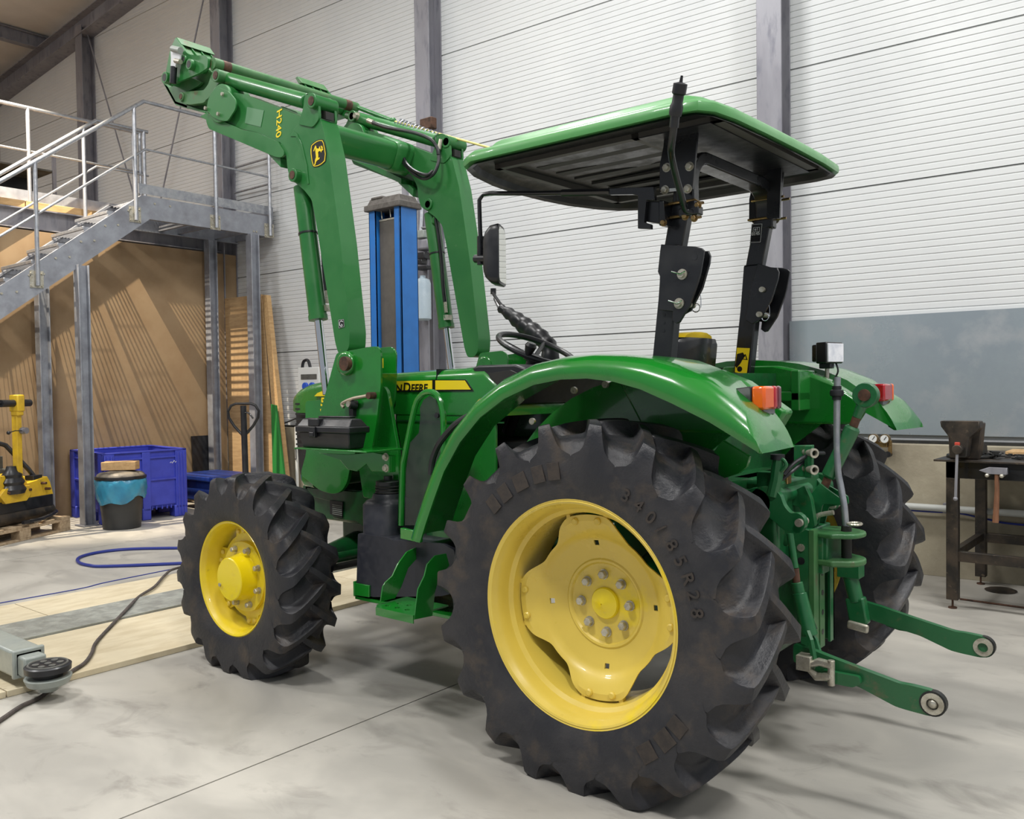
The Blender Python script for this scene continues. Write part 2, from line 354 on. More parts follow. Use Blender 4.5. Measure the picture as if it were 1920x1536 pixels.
# floor cover strips
def strip(name, x0, x1, z1, m, lab, ys, cat):
    for i in range(len(ys)-1):
        o = obj(name, B().bx(x0, x1, ys[i]+.003, ys[i+1]-.003, .001, z1), m, bevel=.002)
        tag(o, lab[i], cat, 'plywood floor boards' if name == 'cover_board' else None)
strip('cover_board', -3.37, -2.575, .03, PLYF, ['pale plywood floor board nearest the camera, below the grey lift arm', 'pale plywood floor board running under the front wheel', 'pale plywood floor board beyond the front wheel under the tractor'], [-4.2, -1.72, .74, 3.0], 'board')
strip('ramp_plate', -3.78, -3.38, .042, CHECK, ['grey patterned steel strip between the two rows of floor boards'], [-3.9, 2.9], 'plate')
strip('cover_board', -4.36, -3.79, .022, PLYF, ['far plywood floor board left of the patterned steel strip', 'far plywood floor board ending by the blue hose loop'], [-4.2, -1.0, 2.3], 'board')
# ================================================================ STAIRS AND MEZZANINE
NX, FX = -7.45, -8.22
SL = (3.50-2.411)/(1.55-.127)
def sz(y): return 3.50+SL*(y-1.55)
st = thing('staircase', 'galvanized steel staircase with landing, grating treads and tube handrails', 'staircase', (-7.8, 1.0, 0))
for X, nm in ((NX, 'near'), (FX, 'far')):
    ys = 1.62; dz = .29
    y0 = 1.55-3.5/SL
    poly = [(y0-.02, 0), (y0+dz/SL+.02, 0), (1.66, 3.272), (3.26, 3.272), (3.26, 3.52), (1.57, 3.52)]
    o = obj('stringer', B().prism(poly, X-.006, X+.006, axis='x'), GALV, st)
    sg = 1 if X == FX else -1
    b = B()
    for q in (.0, 1):
        pass
    b.prism([(1.66, 3.272), (3.26, 3.272), (3.26, 3.282), (1.66, 3.282)], X, X+sg*.05, axis='x').prism([(1.57, 3.51), (3.26, 3.51), (3.26, 3.52), (1.57, 3.52)], X, X+sg*.05, axis='x')
    d = Vector((0, 1, SL)).normalized(); 
    b.prism([(y0, 0), (y0+.02, 0), (1.60, 3.512), (1.57, 3.52)], X, X+sg*.05, axis='x')
    obj('flange', b, GALV, o)
    b = B()
    for i in range(17):
        yy = 1.42-i*.2571; zz = sz(yy)-.05
        b.cyl((X, yy, zz-.02), (X-sg*.016, yy, zz-.02), .012, n=6).cyl((X, yy-.12, zz-.19), (X-sg*.016, yy-.12, zz-.19), .012, n=6)
    for yy, zz in ((2.98, 3.31), (3.02, 3.31), (1.72, 3.45), (1.9, 3.45)): b.cyl((X, yy, zz), (X-sg*.014, yy, zz), .012, n=6)
    obj('bolts', b, ZINC, o, kind='stuff')
for i in range(17):
    yy = 1.45-i*.2571; zt_ = 3.5-(i+1)*.2; b = B()
    if zt_ < .05: break
    y0_, y1_ = yy-.245, yy
    b.bx(FX+.012, NX-.012, y0_, y0_+.004, zt_-.03, zt_).bx(FX+.012, NX-.012, y1_-.004, y1_, zt_-.03, zt_)
    for k in range(1, 7): b.bx(FX+.012, NX-.012, y0_+k*.035-.002, y0_+k*.035+.002, zt_-.022, zt_)
    for k in range(15): b.cyl((FX+.04+k*.05, y0_, zt_-.004), (FX+.04+k*.05, y1_, zt_-.004), .0012, n=4)
    b.bx(FX+.008, FX+.014, y0_, y1_, zt_-.065, zt_).bx(NX-.014, NX-.008, y0_, y1_, zt_-.065, zt_)
    o = obj('tread', b, GALV, st, smooth=0)
    obj('nosing', B().bx(FX+.012, NX-.012, y0_-.012, y0_+.006, zt_-.03, zt_+.004), TUBEM, o, bevel=.004)
b = B(); y = 1.62
while y < 3.24: b.bx(FX+.01, NX-.01, y-.002, y+.002, 3.494, 3.51); y += .035
for k in range(15): b.cyl((FX+.04+k*.05, 1.6, 3.507), (FX+.04+k*.05, 3.25, 3.507), .0012, n=4)
obj('landing_grating', b, GALV, st, smooth=0)
b = B()
for y in (1.66, 2.2, 2.45, 2.95, 3.25): b.bx(FX, NX, y-.02, y+.02, 3.30, 3.48 if y in (1.66, 3.25) else 3.36)
obj('cross_beam', b, GALV, st)
obj('toe_board', B().bx(NX-.02, NX-.012, 1.55, 3.27, 3.545, 3.65), TUBEM, st)
obj('toe_board', B().bx(FX, NX, 3.262, 3.27, 3.4, 3.64), GALV, st)
def hpost(x, y, ztop, par, name='support_column', w=.115):
    b = B(); f = .012; b.bx(x-w/2, x+w/2, y-w/2, y-w/2+f, 0, ztop).bx(x-w/2, x+w/2, y+w/2-f, y+w/2, 0, ztop).bx(x-.005, x+.005, y-w/2+f, y+w/2-f, 0, ztop)
    o = obj(name, b, GALV, par, bevel=.002); obj('base_plate', B().bx(x-.1, x+.1, y-.09, y+.09, 0, .012).cyl((x+.07, y-.06, .01), (x+.07, y-.06, .04), .01, n=6).cyl((x+.07, y+.06, .01), (x+.07, y+.06, .04), .01, n=6), GALV, o)
hpost(-7.44, .9, sz(.9)-.31, st); hpost(-7.44, 2.96, 3.27, st); hpost(-8.17, 2.845, 3.27, st); hpost(-8.15, .80, sz(.80)-.31, st)
def hand(X, top, name='handrail', r=.0215): return obj(name, B().tube([(X, y, z) for y, z in top], r, 12), TUBEM, st)
tp = AX(NX+.04, [(0, 340), (269, 190), (420, 217)])
k = (tp[1][1]-tp[0][1])/(tp[1][0]-tp[0][0]); zr = tp[1][1]
hand(NX+.04, [(-2.6, tp[0][1]-k*(tp[0][0]+2.6)), tp[1], (3.22, zr)])
mp = AX(NX+.04, [(0, 443), (272, 280)]); k2 = (mp[1][1]-mp[0][1])/(mp[1][0]-mp[0][0])
hand(NX+.04, [(-2.6, mp[0][1]-k2*(mp[0][0]+2.6)), mp[1], (3.22, mp[1][1]-.02)], 'mid_rail', .0125)
for y in (1.49, .46, -.6, -1.7, 2.46, 3.2):
    ztop = zr if y > 1.6 else tp[1][1]-k*(tp[1][0]-y); zb = 3.28 if y > 1.6 else sz(y)-.22
    o = obj('rail_post', B().cyl((NX+.04, y, zb), (NX+.04, y, ztop), .021, n=12), TUBEM, st)
    b = B().bx(NX+.006, NX+.016, y-.065, y+.065, zb-.02, zb+.15)
    for dy in (-.05, .05):
        for dz in (.0, .12): b.cyl((NX+.01, y+dy, zb+dz), (NX+.03, y+dy, zb+dz), .011, n=6)
    obj('post_bracket', b, ZINC, o)
tp2 = AX(FX-.04, [(0, 326), (180, 226)]); kk = (tp2[1][1]-tp2[0][1])/(tp2[1][0]-tp2[0][0])
hand(FX-.04, [(-2.6, tp2[0][1]-kk*(tp2[0][0]+2.6)), tp2[1], (2.1, tp2[1][1])])
mp2 = AX(FX-.04, [(0, 418), (181, 312)]); kk2 = (mp2[1][1]-mp2[0][1])/(mp2[1][0]-mp2[0][0])
hand(FX-.04, [(-2.6, mp2[0][1]-kk2*(mp2[0][0]+2.6)), mp2[1], (2.1, mp2[1][1])], 'mid_rail', .0125)
for y in (1.34, 2.05, .3, -.8):
    obj('rail_post', B().cyl((FX-.04, y, sz(min(y, 1.55))-.2), (FX-.04, y, min(tp2[1][1], tp2[1][1]-kk*(tp2[1][0]-y)) if y < 1.5 else tp2[1][1]), .021, n=12), TUBEM, st)
# end rails of the landing towards the wall
obj('handrail', B().tube([(NX+.04, 3.2, zr), (NX-.1, 3.24, zr)], .0215), TUBEM, st)
for z in (3.93, 4.25): obj('mid_rail', B().cyl((FX, 3.24, z-.0), (NX+.02, 3.24, z), .0125), TUBEM, st)
# mezzanine
mz = thing('mezzanine', 'galvanized mezzanine floor edge with timber joists and tube railing behind the stairs', 'mezzanine', (-8.6, 1, 0))
b = B(); b.bx(-8.5, -8.32, -4, 3.1, 3.16, 3.172).bx(-8.5, -8.32, -4, 3.1, 3.37, 3.382).bx(-8.415, -8.405, -4, 3.1, 3.17, 3.37)
obj('edge_beam', b, GALVD, mz)
for y in (-1.2, .15, 1.5): obj('web_stiffener', B().bx(-8.42, -8.33, y-.005, y+.005, 3.17, 3.37), GALVD, mz)
for i in range(3): obj('joist', B().bx(-9.0, -8.33, -4+i*2.37, -4+i*2.37+2.36, 3.384, 3.46), BEAMW, mz, bevel=.003)
obj('floor_deck', B().bx(-15.2, -8.45, -4, 3.1, 3.40, 3.43), BEAMW, mz)
obj('toe_board', B().bx(-8.47, -8.45, -4, 2.1, 3.47, 3.6), GALV, mz)
obj('handrail', B().tube([(-8.45, -4, 4.5), (-8.45, 2.13, 4.5)], .0215), TUBEM, mz)
obj('mid_rail', B().tube([(-8.45, -4, 4.03), (-8.45, 2.13, 4.03)], .0125), TUBEM, mz)
for y in (-1.6, -.4, .83, 2.02, 2.1): obj('rail_post', B().cyl((-8.45, y, 3.3), (-8.45, y, 4.5), .021), TUBEM, mz)
# grey metal table with a shelf up on the mezzanine
q = AX(-9.9, [(8, 345), (100, 270)]); y0, y1 = q[0][0], q[1][0]
t = thing('steel_rack', 'grey steel rack with a shelf standing on the mezzanine at far left', 'rack', (-10.1, (y0+y1)/2, 3.43))
b = B()
for z in (3.55, 3.82, 4.2): obj('shelf', B().bx(-10.5, -9.9, y0-.3, y1, z, z+.02), MGREY, t)
for x in (-10.5, -9.9):
    for y in (y0-.3, y1): obj('upright', B().bx(x-.02, x+.02, y-.02, y+.02, 3.43, 4.55), GALVD, t)
obj('back_panel', B().bx(-10.52, -10.5, y0-.3, y1, 3.5, 4.2), BLACK, t)
q = AX(-8.8, [(25, 382), (130, 385)])
o = obj('wood_bundle', B().bx(-9.0, -8.6, q[0][0], q[1][0]+.1, 3.462, 3.52), RUST); tag(o, 'dark flat offcut lying on the timber edge of the mezzanine', 'offcut')
# ================================================================ BINS, PALLET, MACHINE
t = thing('plastic_box_pallet', 'big blue ribbed plastic box pallet standing behind the black waste bin', 'box', (-7.8, 1.45, 0))
O = Vector((-7.27, .98, 0)); V1 = Vector((.03, .93, 0)); V2 = Vector((-.98, .11, 0)); L1 = V1.length; L2 = V2.length; n1 = V1.normalized(); n2 = V2.normalized()
def bxm(b, u0, u1, v0, v1, z0, z1):
    vs = [O+n1*u+n2*v+Vector((0, 0, z)) for u in (u0, u1) for v in (v0, v1) for z in (z0, z1)]
    return b.add(vs, [(0, 1, 3, 2), (4, 6, 7, 5), (0, 4, 5, 1), (2, 3, 7, 6), (0, 2, 6, 4), (1, 5, 7, 3)])
HB = .73
for (u0, u1, v0, v1) in ((.02, L1-.02, .02, .045), (.02, L1-.02, L2-.045, L2-.02), (.02, .045, .02, L2-.02), (L1-.045, L1-.02, .02, L2-.02)):
    obj('side_wall', bxm(B(), u0, u1, v0, v1, .12, HB), BINB, t)
obj('bottom', bxm(B(), .02, L1-.02, .02, L2-.02, .12, .15), BINB, t)
b = B()
for (u0, u1, v0, v1) in ((0, L1, 0, .05), (0, L1, L2-.05, L2), (0, .05, 0, L2), (L1-.05, L1, 0, L2)): bxm(b, u0, u1, v0, v1, HB, HB+.02)
obj('rim', b, BINB, t, bevel=.006)
for u in (0, L1-.15, L1/2-.05):
    for v in (0, L2-.15, L2/2-.05):
        if u == L1/2-.05 and v == L2/2-.05: continue
        w = .15 if u != L1/2-.05 else .1; w2 = .15 if v != L2/2-.05 else .1
        o = obj('corner_leg', bxm(B(), u, u+w, v, v+w2, 0, .13), BINB, t, bevel=.01)
for u in (0, L1-.13, L1/2-.04):
    w = .13 if u != L1/2-.04 else .09
    b = B(); bxm(b, u, u+w, 0, .025, .1, HB)
    for k in range(3): bxm(b, u+.02+k*.035, u+.035+k*.035, -.01, .02, .02, HB-.02) if w > .1 else None
    obj('rib', b, BINB, t, bevel=.004)
for v in (0, L2-.13, L2/2-.04):
    w = .13 if v != L2/2-.04 else .09
    obj('rib', bxm(B(), 0, .025, v, v+w, .1, HB), BINB, t, bevel=.004)
for z in (.42, .66):
    obj('rib', bxm(B(), .13, L1-.13, .002, .03, z, z+.018), BINB, t); obj('rib', bxm(B(), .002, .03, .13, L2-.13, z, z+.018), BINB, t)
b = B()
for u in (L1*.56, L1*.61, L1*.68, L1*.74, L1*.79): bxm(b, u, u+.012, .0, .02, .105, .14)
obj('bottom_teeth', b, BINB, t)
b = B(); Q = O+n1*(L1*.78)+Vector((.0, 0, .6))
for k in range(7):
    pass
pts = [Q+Vector((.022, 0, 0))+n1*(k*.012)+Vector((0, 0, [0, .012, -.004, .01, .024, .002, .012][k])) for k in range(7)]
obj('white_marking', B().tube(pts, .0035, 5), STICKW, t, label='small white scrawl')
# black waste bin
cx, cy = -7.0, 1.04
t = thing('waste_bin', 'black round waste bin with light blue liner and dusty lid', 'bin', (cx, cy, 0))
obj('bin_body', B().lathe([(.17, 0), (.18, .005), (.205, .3), (.226, .5), (.220, .5), (.2, .2), (.16, .02)], (cx, cy, 0), (0, 0, 1), 36), WASTE, t)
rg = []; n = 72
for j, (r, z) in enumerate([(.228, .505), (.240, .49), (.243, .45), (.240, .40), (.232, .34), (.224, .30), (.217, .285)]):
    rg.append([Vector((cx+(r+.006*sin(9*a+j*1.3)+.004*sin(23*a-j*2))*cos(a), cy+(r+.006*sin(9*a+j*1.3)+.004*sin(23*a-j*2))*sin(a), z+(.03*sin(2*a+.5)+.02*sin(5*a))*(j/6))) for a in [2*pi*k/n for k in range(n)]])
obj('bin_liner', B().ring(rg, cap=False), BAG, t, smooth=60)
obj('lid_rim', B().lathe([(.235, .5), (.243, .505), (.243, .53), (.228, .535), (.225, .54)], (cx, cy, 0), (0, 0, 1), 40), BLACK, t)
obj('lid', B().lathe([(.228, .535), (.222, .55), (.2, .565), (.1, .585), (.02, .59)], (cx, cy, 0), (0, 0, 1), 40), LIDM, t)
q = P3(232, 878, .95)
o = obj('wood_block', B().box((-7.0, 1.04, .634), (.33, .16, .085), Matrix.Rotation(radians(47), 3, 'Z')), BEAMW, bevel=.005)
tag(o, 'short thick timber offcut lying on the waste bin lid', 'timber')
# pallet
ca = Vector((.46, -.888, 0)); cb = Vector((-.888, -.46, 0)); PO = Vector((-7.30, .66, 0))
def pbx(b, u0, u1, v0, v1, z0, z1):
    vs = [PO+ca*u+cb*v+Vector((0, 0, z)) for u in (u0, u1) for v in (v0, v1) for z in (z0, z1)]
    return b.add(vs, [(0, 1, 3, 2), (4, 6, 7, 5), (0, 4, 5, 1), (2, 3, 7, 6), (0, 2, 6, 4), (1, 5, 7, 3)])
t = thing('wooden_pallet', 'grey weathered wooden pallet under the yellow machine', 'pallet', PO+ca*.6+cb*.4)
for v in (0, .35, .7):
    obj('bottom_board', pbx(B(), 0, 1.2, v, v+.1, 0, .02), WOOD, t, bevel=.002); obj('stringer_board', pbx(B(), 0, 1.2, v, v+.1, .1, .12), WOOD, t, bevel=.002)
    for u in (0, .53, 1.06): obj('block', pbx(B(), u, u+.14, v, v+.1, .02, .1), WOOD, t, bevel=.003)
for i in range(6):
    u = i*.215; obj('deck_board', pbx(B(), u, u+.12, 0, .8, .12, .142), WOOD, t, bevel=.002)
# yellow machine on the pallet, centre (mx,my)
M0 = PO+ca*.55+cb*.38
def mp_(u, v, z): return M0+ca*u+cb*v+Vector((0, 0, z))
RM = Matrix((( ca.x, cb.x, 0), (ca.y, cb.y, 0), (0, 0, 1)))
t = thing('yellow_roller', 'yellow and black walk-behind machine with upright yellow steering column on the pallet', 'machine', M0+Vector((0, 0, .142)))
obj('drum', B().cyl(mp_(-.46, -.22, .215), mp_(.62, -.22, .215), .072, n=24), STEELD, t)
obj('base_frame', B().box(mp_(.05, 0, .32), (1.0, .55, .12), RM).box(mp_(.05, .05, .206), (.8, .3, .12), RM), BLACK, t, bevel=.01)
hp = [(-.46, .37), (.5, .37), (.5, .46), (.25, .50), (.22, .62), (-.05, .62), (-.12, .52), (-.38, .56), (-.42, .5)]
b = B(); b.add([mp_(u, -.27, z) for u, z in hp]+[mp_(u, .1, z) for u, z in hp], [tuple(range(9)), tuple(range(17, 8, -1))]+[(i, (i+1) % 9, 9+(i+1) % 9, 9+i) for i in range(9)])
obj('front_cover', b, MYEL, t, bevel=.006)
b = B(); hp = [(-.06, .36), (.2, .36), (.27, .44), (.2, .5), (-.1, .5), (-.14, .44)]
b.add([mp_(u, -.31, z) for u, z in hp]+[mp_(u, -.27, z) for u, z in hp], [tuple(range(6)), tuple(range(11, 5, -1))]+[(i, (i+1) % 6, 6+(i+1) % 6, 6+i) for i in range(6)])
obj('nose_plate', b, MYEL, t, bevel=.004)
rg = []
for j, (r, z) in enumerate([(.11, .44), (.125, .48), (.10, .52), (.115, .55), (.085, .59), (.095, .62), (.06, .66), (.05, .70)]):
    rg.append([mp_(.06+r*cos(2*pi*k/24)*1.1, -.26+r*sin(2*pi*k/24)*.8, z) for k in range(24)])
obj('rubber_boot', B().ring(rg), BLACK, t)
c0 = mp_(.02, -.28, .62); c1 = mp_(.02, -.30, 1.26)
obj('steering_column', B().box((c0+c1)/2, (.06, .06, .66), RM), MYEL, t, bevel=.005)
o = obj('column_head', B().box(c1+Vector((0, 0, .03)), (.09, .1, .16), RM).box(c1+Vector((0, 0, -.06)), (.08, .08, .06), RM), MYEL, t, bevel=.012)
obj('grip', B().cyl(c1+ca*(-.16)+Vector((0, 0, .03)), c1+ca*(.20)+Vector((0, 0, .03)), .034, n=16), BLACK, o)
obj('grip_rod', B().cyl(c1+ca*(.2)+Vector((0, 0, .03)), c1+ca*(.5)+Vector((0, 0, .035)), .012, n=8), BLACK, o)
o = obj('valve', B().ball(mp_(.0, -.34, 1.03), .035).cyl(mp_(0, -.3, 1.03), mp_(0, -.38, 1.03), .03), GALVD, t)
obj('lever', B().tube([mp_(.02, -.35, 1.03), mp_(.12, -.36, 1.035), mp_(.2, -.36, 1.02)], .005, 6).ball(mp_(.2, -.36, 1.02), .018), BLACK, o)
obj('engine_cover', B().box(mp_(.16, .22, .74), (.5, .4, .2), RM).box(mp_(.17, .24, .89), (.46, .36, .1), RM), BLACK, t, bevel=.02)
obj('engine_block', B().box(mp_(.14, .16, .58), (.6, .42, .16), RM), MGREY, t, bevel=.015)
obj('radiator_plate', B().box(mp_(.14, -.0, .68), (.5, .02, .2), RM), MGREY, t, bevel=.004)
obj('roll_tube', B().tube(smoothline([mp_(.5, .05, .75), mp_(.4, .0, 1.0), mp_(.25, 0, 1.06), mp_(.1, .0, 1.02), mp_(.02, .02, .85)]), .02, 8), RUST, t)
obj('guide_arm', B().tube([mp_(-0.02, .1, .95), mp_(-.16, .0, .88), mp_(-.28, -.14, .64), mp_(-.36, -.22, .46)], .024, 8).box(mp_(-.28, -.2, .52), (.12, .1, .12), RM), BLACK, t, bevel=.004)
obj('hose', B().tube(smoothline([mp_(-.5, -.1, .2), mp_(-.45, -.3, .2), mp_(-.2, -.36, .17), mp_(0, -.38, .17)]), .02, 8).box(mp_(.02, -.38, .17), (.12, .03, .03), RM), BLACK, t)
b = B()
for u, z in ((-.35, .44), (-.3, .5), (.3, .44), (.42, .42), (-.1, .46), (.17, .46)): b.cyl(mp_(u, -.27, z), mp_(u, -.325, z), .014, n=6)
obj('bolts', b, RUST, t, kind='stuff')
# pallet truck behind the front wheel
hx = P3(457, 800, 2.1); X0, Z0 = hx.x, hx.z
t = thing('pallet_truck', 'orange pallet truck with black loop handle below the plywood sheet', 'pallet truck', (X0, 2.1, 0))
zt_ = P3(457, 757, 2.1).z; zb_ = .42
u = Vector((RT.x, RT.y, 0)).normalized()
obj('drawbar', B().tube([(X0+.02, 2.1, zb_-.2), (X0, 2.1, zt_-.02)], .032, 12), BLACK, t)
c = Vector((X0, 2.1, zt_))
loop = [c-u*.08, c-u*.13+Vector((0, 0, -.02)), c-u*.165+Vector((0, 0, -.08)), c-u*.155+Vector((0, 0, -.15)), c-u*.1+Vector((0, 0, -.24)), c-u*.02+Vector((0, 0, -.33)), c+u*.02+Vector((0, 0, -.33)), c+u*.1+Vector((0, 0, -.24)), c+u*.155+Vector((0, 0, -.15)), c+u*.165+Vector((0, 0, -.08)), c+u*.13+Vector((0, 0, -.02)), c+u*.08]
obj('handle_loop', B().tube(loop, .015, 10, closed=True), BLACKP, t)
obj('release_lever', B().tube(smoothline([c+Vector((0, -.02, -.1)), c+u*.07+Vector((0, -.02, -.1)), c+u*.12+Vector((0, -.02, -.16))]), .009, 8), BLACKP, t)
obj('pump_housing', B().box((X0, 2.12, .2), (.3, .2, .3)).box((X0-.08, 2.12, .38), (.16, .16, .12)), ORANGE, t, bevel=.03)
obj('fork', B().bx(X0-1.1, X0-.15, 2.22, 2.34, .045, .098), ORANGE, t, bevel=.01); obj('fork', B().bx(X0-1.1, X0-.15, 2.44, 2.56, .045, .098), ORANGE, t, bevel=.01)
obj('steer_wheel', B().cyl((X0, 2.02, .085), (X0, 2.22, .085), .085, n=20), BLACK, t)
# dark blue box beside it
t = thing('blue_lid_box', 'low dark blue plastic box with closed lid right of the ribbed blue box', 'box', (-7.65, 2.42, 0))
obj('box_body', B().bx(-8.0, -7.2, 2.22, 2.75, .1, .34), DKBLUE, t, bevel=.02); obj('lid', B().bx(-8.04, -7.16, 2.18, 2.79, .34, .40), DKBLUE, t, bevel=.015)
obj('latch', B().bx(-7.16, -7.14, 2.3, 2.42, .27, .33), STICKW, t); obj('skid', B().bx(-7.95, -7.25, 2.60, 2.70, 0, .1), BLACK, t)
# dark panel against the partition
o = obj('dark_panel', B().prism([(-.0, 0), (.02, 0), (-.03, .82), (-.05, .82)], 2.58, 2.9, axis='y', fn=lambda a, b_, t_: (PX+.07+a, t_, b_)), BLACK)
tag(o, 'narrow dark panel leaning on the brown board partition', 'panel')
# plywood sheet and boards leaning
def lean(name, corners, ytop, ybot, m, lab, cat, th=.02):
    (tl, tr, br, bl) = corners; T = [P3(*tl, ytop), P3(*tr, ytop)]; Bt = [P3(*br, ybot), P3(*bl, ybot)]
    def down(a, b_): k_ = (a.z-.0)/(a.z-b_.z); return a+(b_-a)*k_
    A, Bq = T; C = down(Bq, Bt[0]); D = down(A, Bt[1]); N = (Bq-A).cross(D-A).normalized()*th
    if N.y > 0: N = -N
    vs = [A, Bq, C, D, A-N, Bq-N, C-N, D-N]
    o = obj(name, B().add(vs, [(0, 1, 2, 3), (7, 6, 5, 4), (0, 4, 5, 1), (1, 5, 6, 2), (2, 6, 7, 3), (3, 7, 4, 0)]), m, bevel=.002); tag(o, lab, cat); return o
lean('plywood_sheet', ((421, 560), (490, 552), (514, 880), (430, 880)), 3.085, 3.07, PLY, 'tall knotty plywood sheet leaning on the wall behind the two landing columns', 'sheet')
lean('timber_board', ((492, 553), (500, 553), (535, 885), (520, 885)), 3.09, 2.98, BEAMW, 'narrow pale timber board leaning beside the plywood sheet', 'board', .06)
lean('green_board', ((508, 758), (516, 760), (531, 885), (511, 885)), 2.94, 2.86, GREENW, 'short green painted board leaning in front of the pale timber board', 'board', .03)
# ================================================================ BLUE LIFT COLUMN
LY = 2.0
xa = AY(LY, [(692, 450)])[0][0]; xb_ = AY(LY, [(750, 450)])[0][0]; yb = AX(xb_, [(783, 450)])[0][0]; zt_ = AY(LY, [(720, 390)])[0][1]
t = thing('lift_column', 'tall blue vehicle lift column with grey belt cover and brown-grey cap', 'lift', ((xa+xb_)/2, (LY+yb)/2, 0))
w = (xb_-xa)
obj('post_shell', B().bx(xa, xa+w*.2, LY, LY+.02, 0, zt_).bx(xb_-w*.18, xb_, LY, LY+.02, 0, zt_).bx(xa, xa+.012, LY, yb, 0, zt_).bx(xb_-.012, xb_, LY, yb, 0, zt_).bx(xa, xb_, yb-.012, yb, 0, zt_).bx(xa+w*.2-.006, xa+w*.2, LY, LY+.12, 0, zt_).bx(xb_-w*.18, xb_-w*.18+.006, LY, LY+.12, 0, zt_), BLUE, t, bevel=.004)
obj('belt_cover', B().bx(xa+w*.215, xb_-w*.25, LY+.05, LY+.06, .1, zt_-.09), GREYB, t)
b = B()
for k in (.32, .6): b.tube([(xa+w*k, LY+.045, zt_-.08), (xa+w*k-.01, LY+.045, zt_+.0)], .006, 6)
obj('belt_clip', b.bx(xa+w*.215, xb_-w*.25, LY+.045, LY+.05, zt_-.1, zt_-.085), ZINC, t)
b = B(); o_ = .03
b.ring([[Vector((x, y, z)) for x, y in ((xa-q, LY-q), (xb_+q, LY-q), (xb_+q, yb+q), (xa-q, yb+q))] for q, z in ((o_, zt_-.01), (o_, zt_+.04), (o_-.02, zt_+.045), (-.01, zt_+.10), (-.03, zt_+.105))])
obj('cap', b, GREYC, t, bevel=.006)
obj('cap_top', B().bx(xa+.03, xa+w*.45, LY+.0, yb-.06, zt_+.09, zt_+.115), GREYC, t, bevel=.01)
obj('base_plate', B().bx(xa-.15, xb_+.15, LY-.15, yb+.1, 0, .015), BLUE, t)
# grey wall unit with milky bottle and ladder behind the lift
UY = 2.85
def ub(b, x0, y0, x1, y1, d=.12, Y=UY):
    p = AY(Y, [(x0, y1), (x1, y0)]); return b.bx(p[0][0], p[1][0], Y, Y+d, p[0][1], p[1][1])
q = AY(UY, [(795, 560)])[0]
t = thing('pump_unit', 'small grey pump unit with milky plastic bottle behind the blue lift column', 'pump', (q[0], UY+.1, 1.3))
obj('backplate', ub(B(), 775, 430, 800, 700, .02, UY+.13), GALVD, t)
obj('motor_housing', ub(B(), 779, 446, 803, 470, .14), GALVD, t, bevel=.02); obj('motor_box', ub(B(), 776, 430, 794, 448, .1), GREYP, t, bevel=.01)
obj('valve_block', ub(ub(B(), 779, 472, 795, 486), 781, 486, 790, 496, .08), BLACKP, t, bevel=.005); obj('black_tray', ub(B(), 775, 497, 799, 506, .12), BLACK, t, bevel=.005)
a = AY(UY+.06, [(794, 517)])[0]; c = AY(UY+.06, [(794, 601)])[0]; r = .062*1.3
obj('bottle', B().lathe([(r*.7, 0), (r, .015), (r, a[1]-c[1]-.08), (r*.85, a[1]-c[1]-.04), (r*.35, a[1]-c[1]-.02), (r*.35, a[1]-c[1])], (c[0], UY+.06, c[1]), (0, 0, 1), 24), TRANS, t)
ly = 2.95; 
t = thing('ladder', 'silver aluminium ladder leaning on the wall column behind the blue lift column', 'ladder', (AY(ly, [(800, 600)])[0][0], 2.7, 0))
tp_ = [P3(805, 372, 3.2), P3(792, 372, 3.2)]; bt_ = [P3(795, 560, 3.14), P3(783, 560, 3.14)]
tops = []
for a, c in zip(tp_, bt_):
    k_ = a.z/(a.z-c.z); e = a+(c-a)*k_; tops.append((a, e)); obj('ladder_rail', B().tube([a, e], .022, 4), TUBEM, t)
for i in range(1, 11): f = i/11; obj('rung', B().cyl(tops[0][0].lerp(tops[0][1], f), tops[1][0].lerp(tops[1][1], f), .013, n=8), TUBEM, t)
# plaster-coloured thin upright pole above the lift
p0 = P3(757, 345, 2.9); p1 = P3(757, 372, 2.9)
o = obj('cable_duct', B().bx(p0.x-.03, p0.x+.03, 2.9, 2.94, 0, p0.z+.1), GALVD); tag(o, 'thin grey upright duct showing above the cap of the blue lift', 'duct')
o = obj('wood_stub', B().box(P3(804, 240, 3.0), (.14, .06, .12)), RUST); o2 = P3(804, 240, 3.0)
bpy.data.objects.remove(o)
# white socket cabinet on the gable wall
SY = -.12
a = WS(559, 741, SY); c = WS(600, 688, SY); e = WS(625, 741, SY)
t = thing('socket_cabinet', 'white wall socket cabinet with two blue sockets beyond the tractor hood', 'cabinet', WP((a[0]+c[0])/2, SY, a[1]))
obj('case', wbox(B(), a[0], c[0]-.02, SY, SY+.12, a[1]-.05, c[1]), WHITEP, t, bevel=.008); obj('side_case', wbox(B(), c[0]-.01, c[0]+.14, SY+.02, SY+.12, a[1]-.05, c[1]-.02), WHITEP, t, bevel=.008)
obj('window_strip', wbox(B(), a[0]+.06, c[0]-.06, SY-.004, SY, c[1]-.14, c[1]-.08), MGREY, t)
for k in (.38, .68):
    s_ = a[0]+(c[0]-a[0])*k; o = obj('blue_socket', B().cyl(WP(s_, SY, c[1]-.22), WP(s_, SY-.03, c[1]-.22), .045, n=16), SOCK, t, bevel=.004)
obj('inlet_hose', B().tube(smoothline([WP(a[0]+.02, SY+.05, c[1]-.02), WP(a[0]+.05, SY+.05, c[1]+.07), WP(a[0]+.13, SY+.05, c[1]+.08), WP(a[0]+.17, SY+.05, c[1]-.01)]), .018, 8), BLACK, t)
a = WS(551, 900, -.1)
t = thing('white_conduit', 'thin white upright conduit on the wall in front of the tractor grille', 'conduit', WP(a[0], -.05, 0))
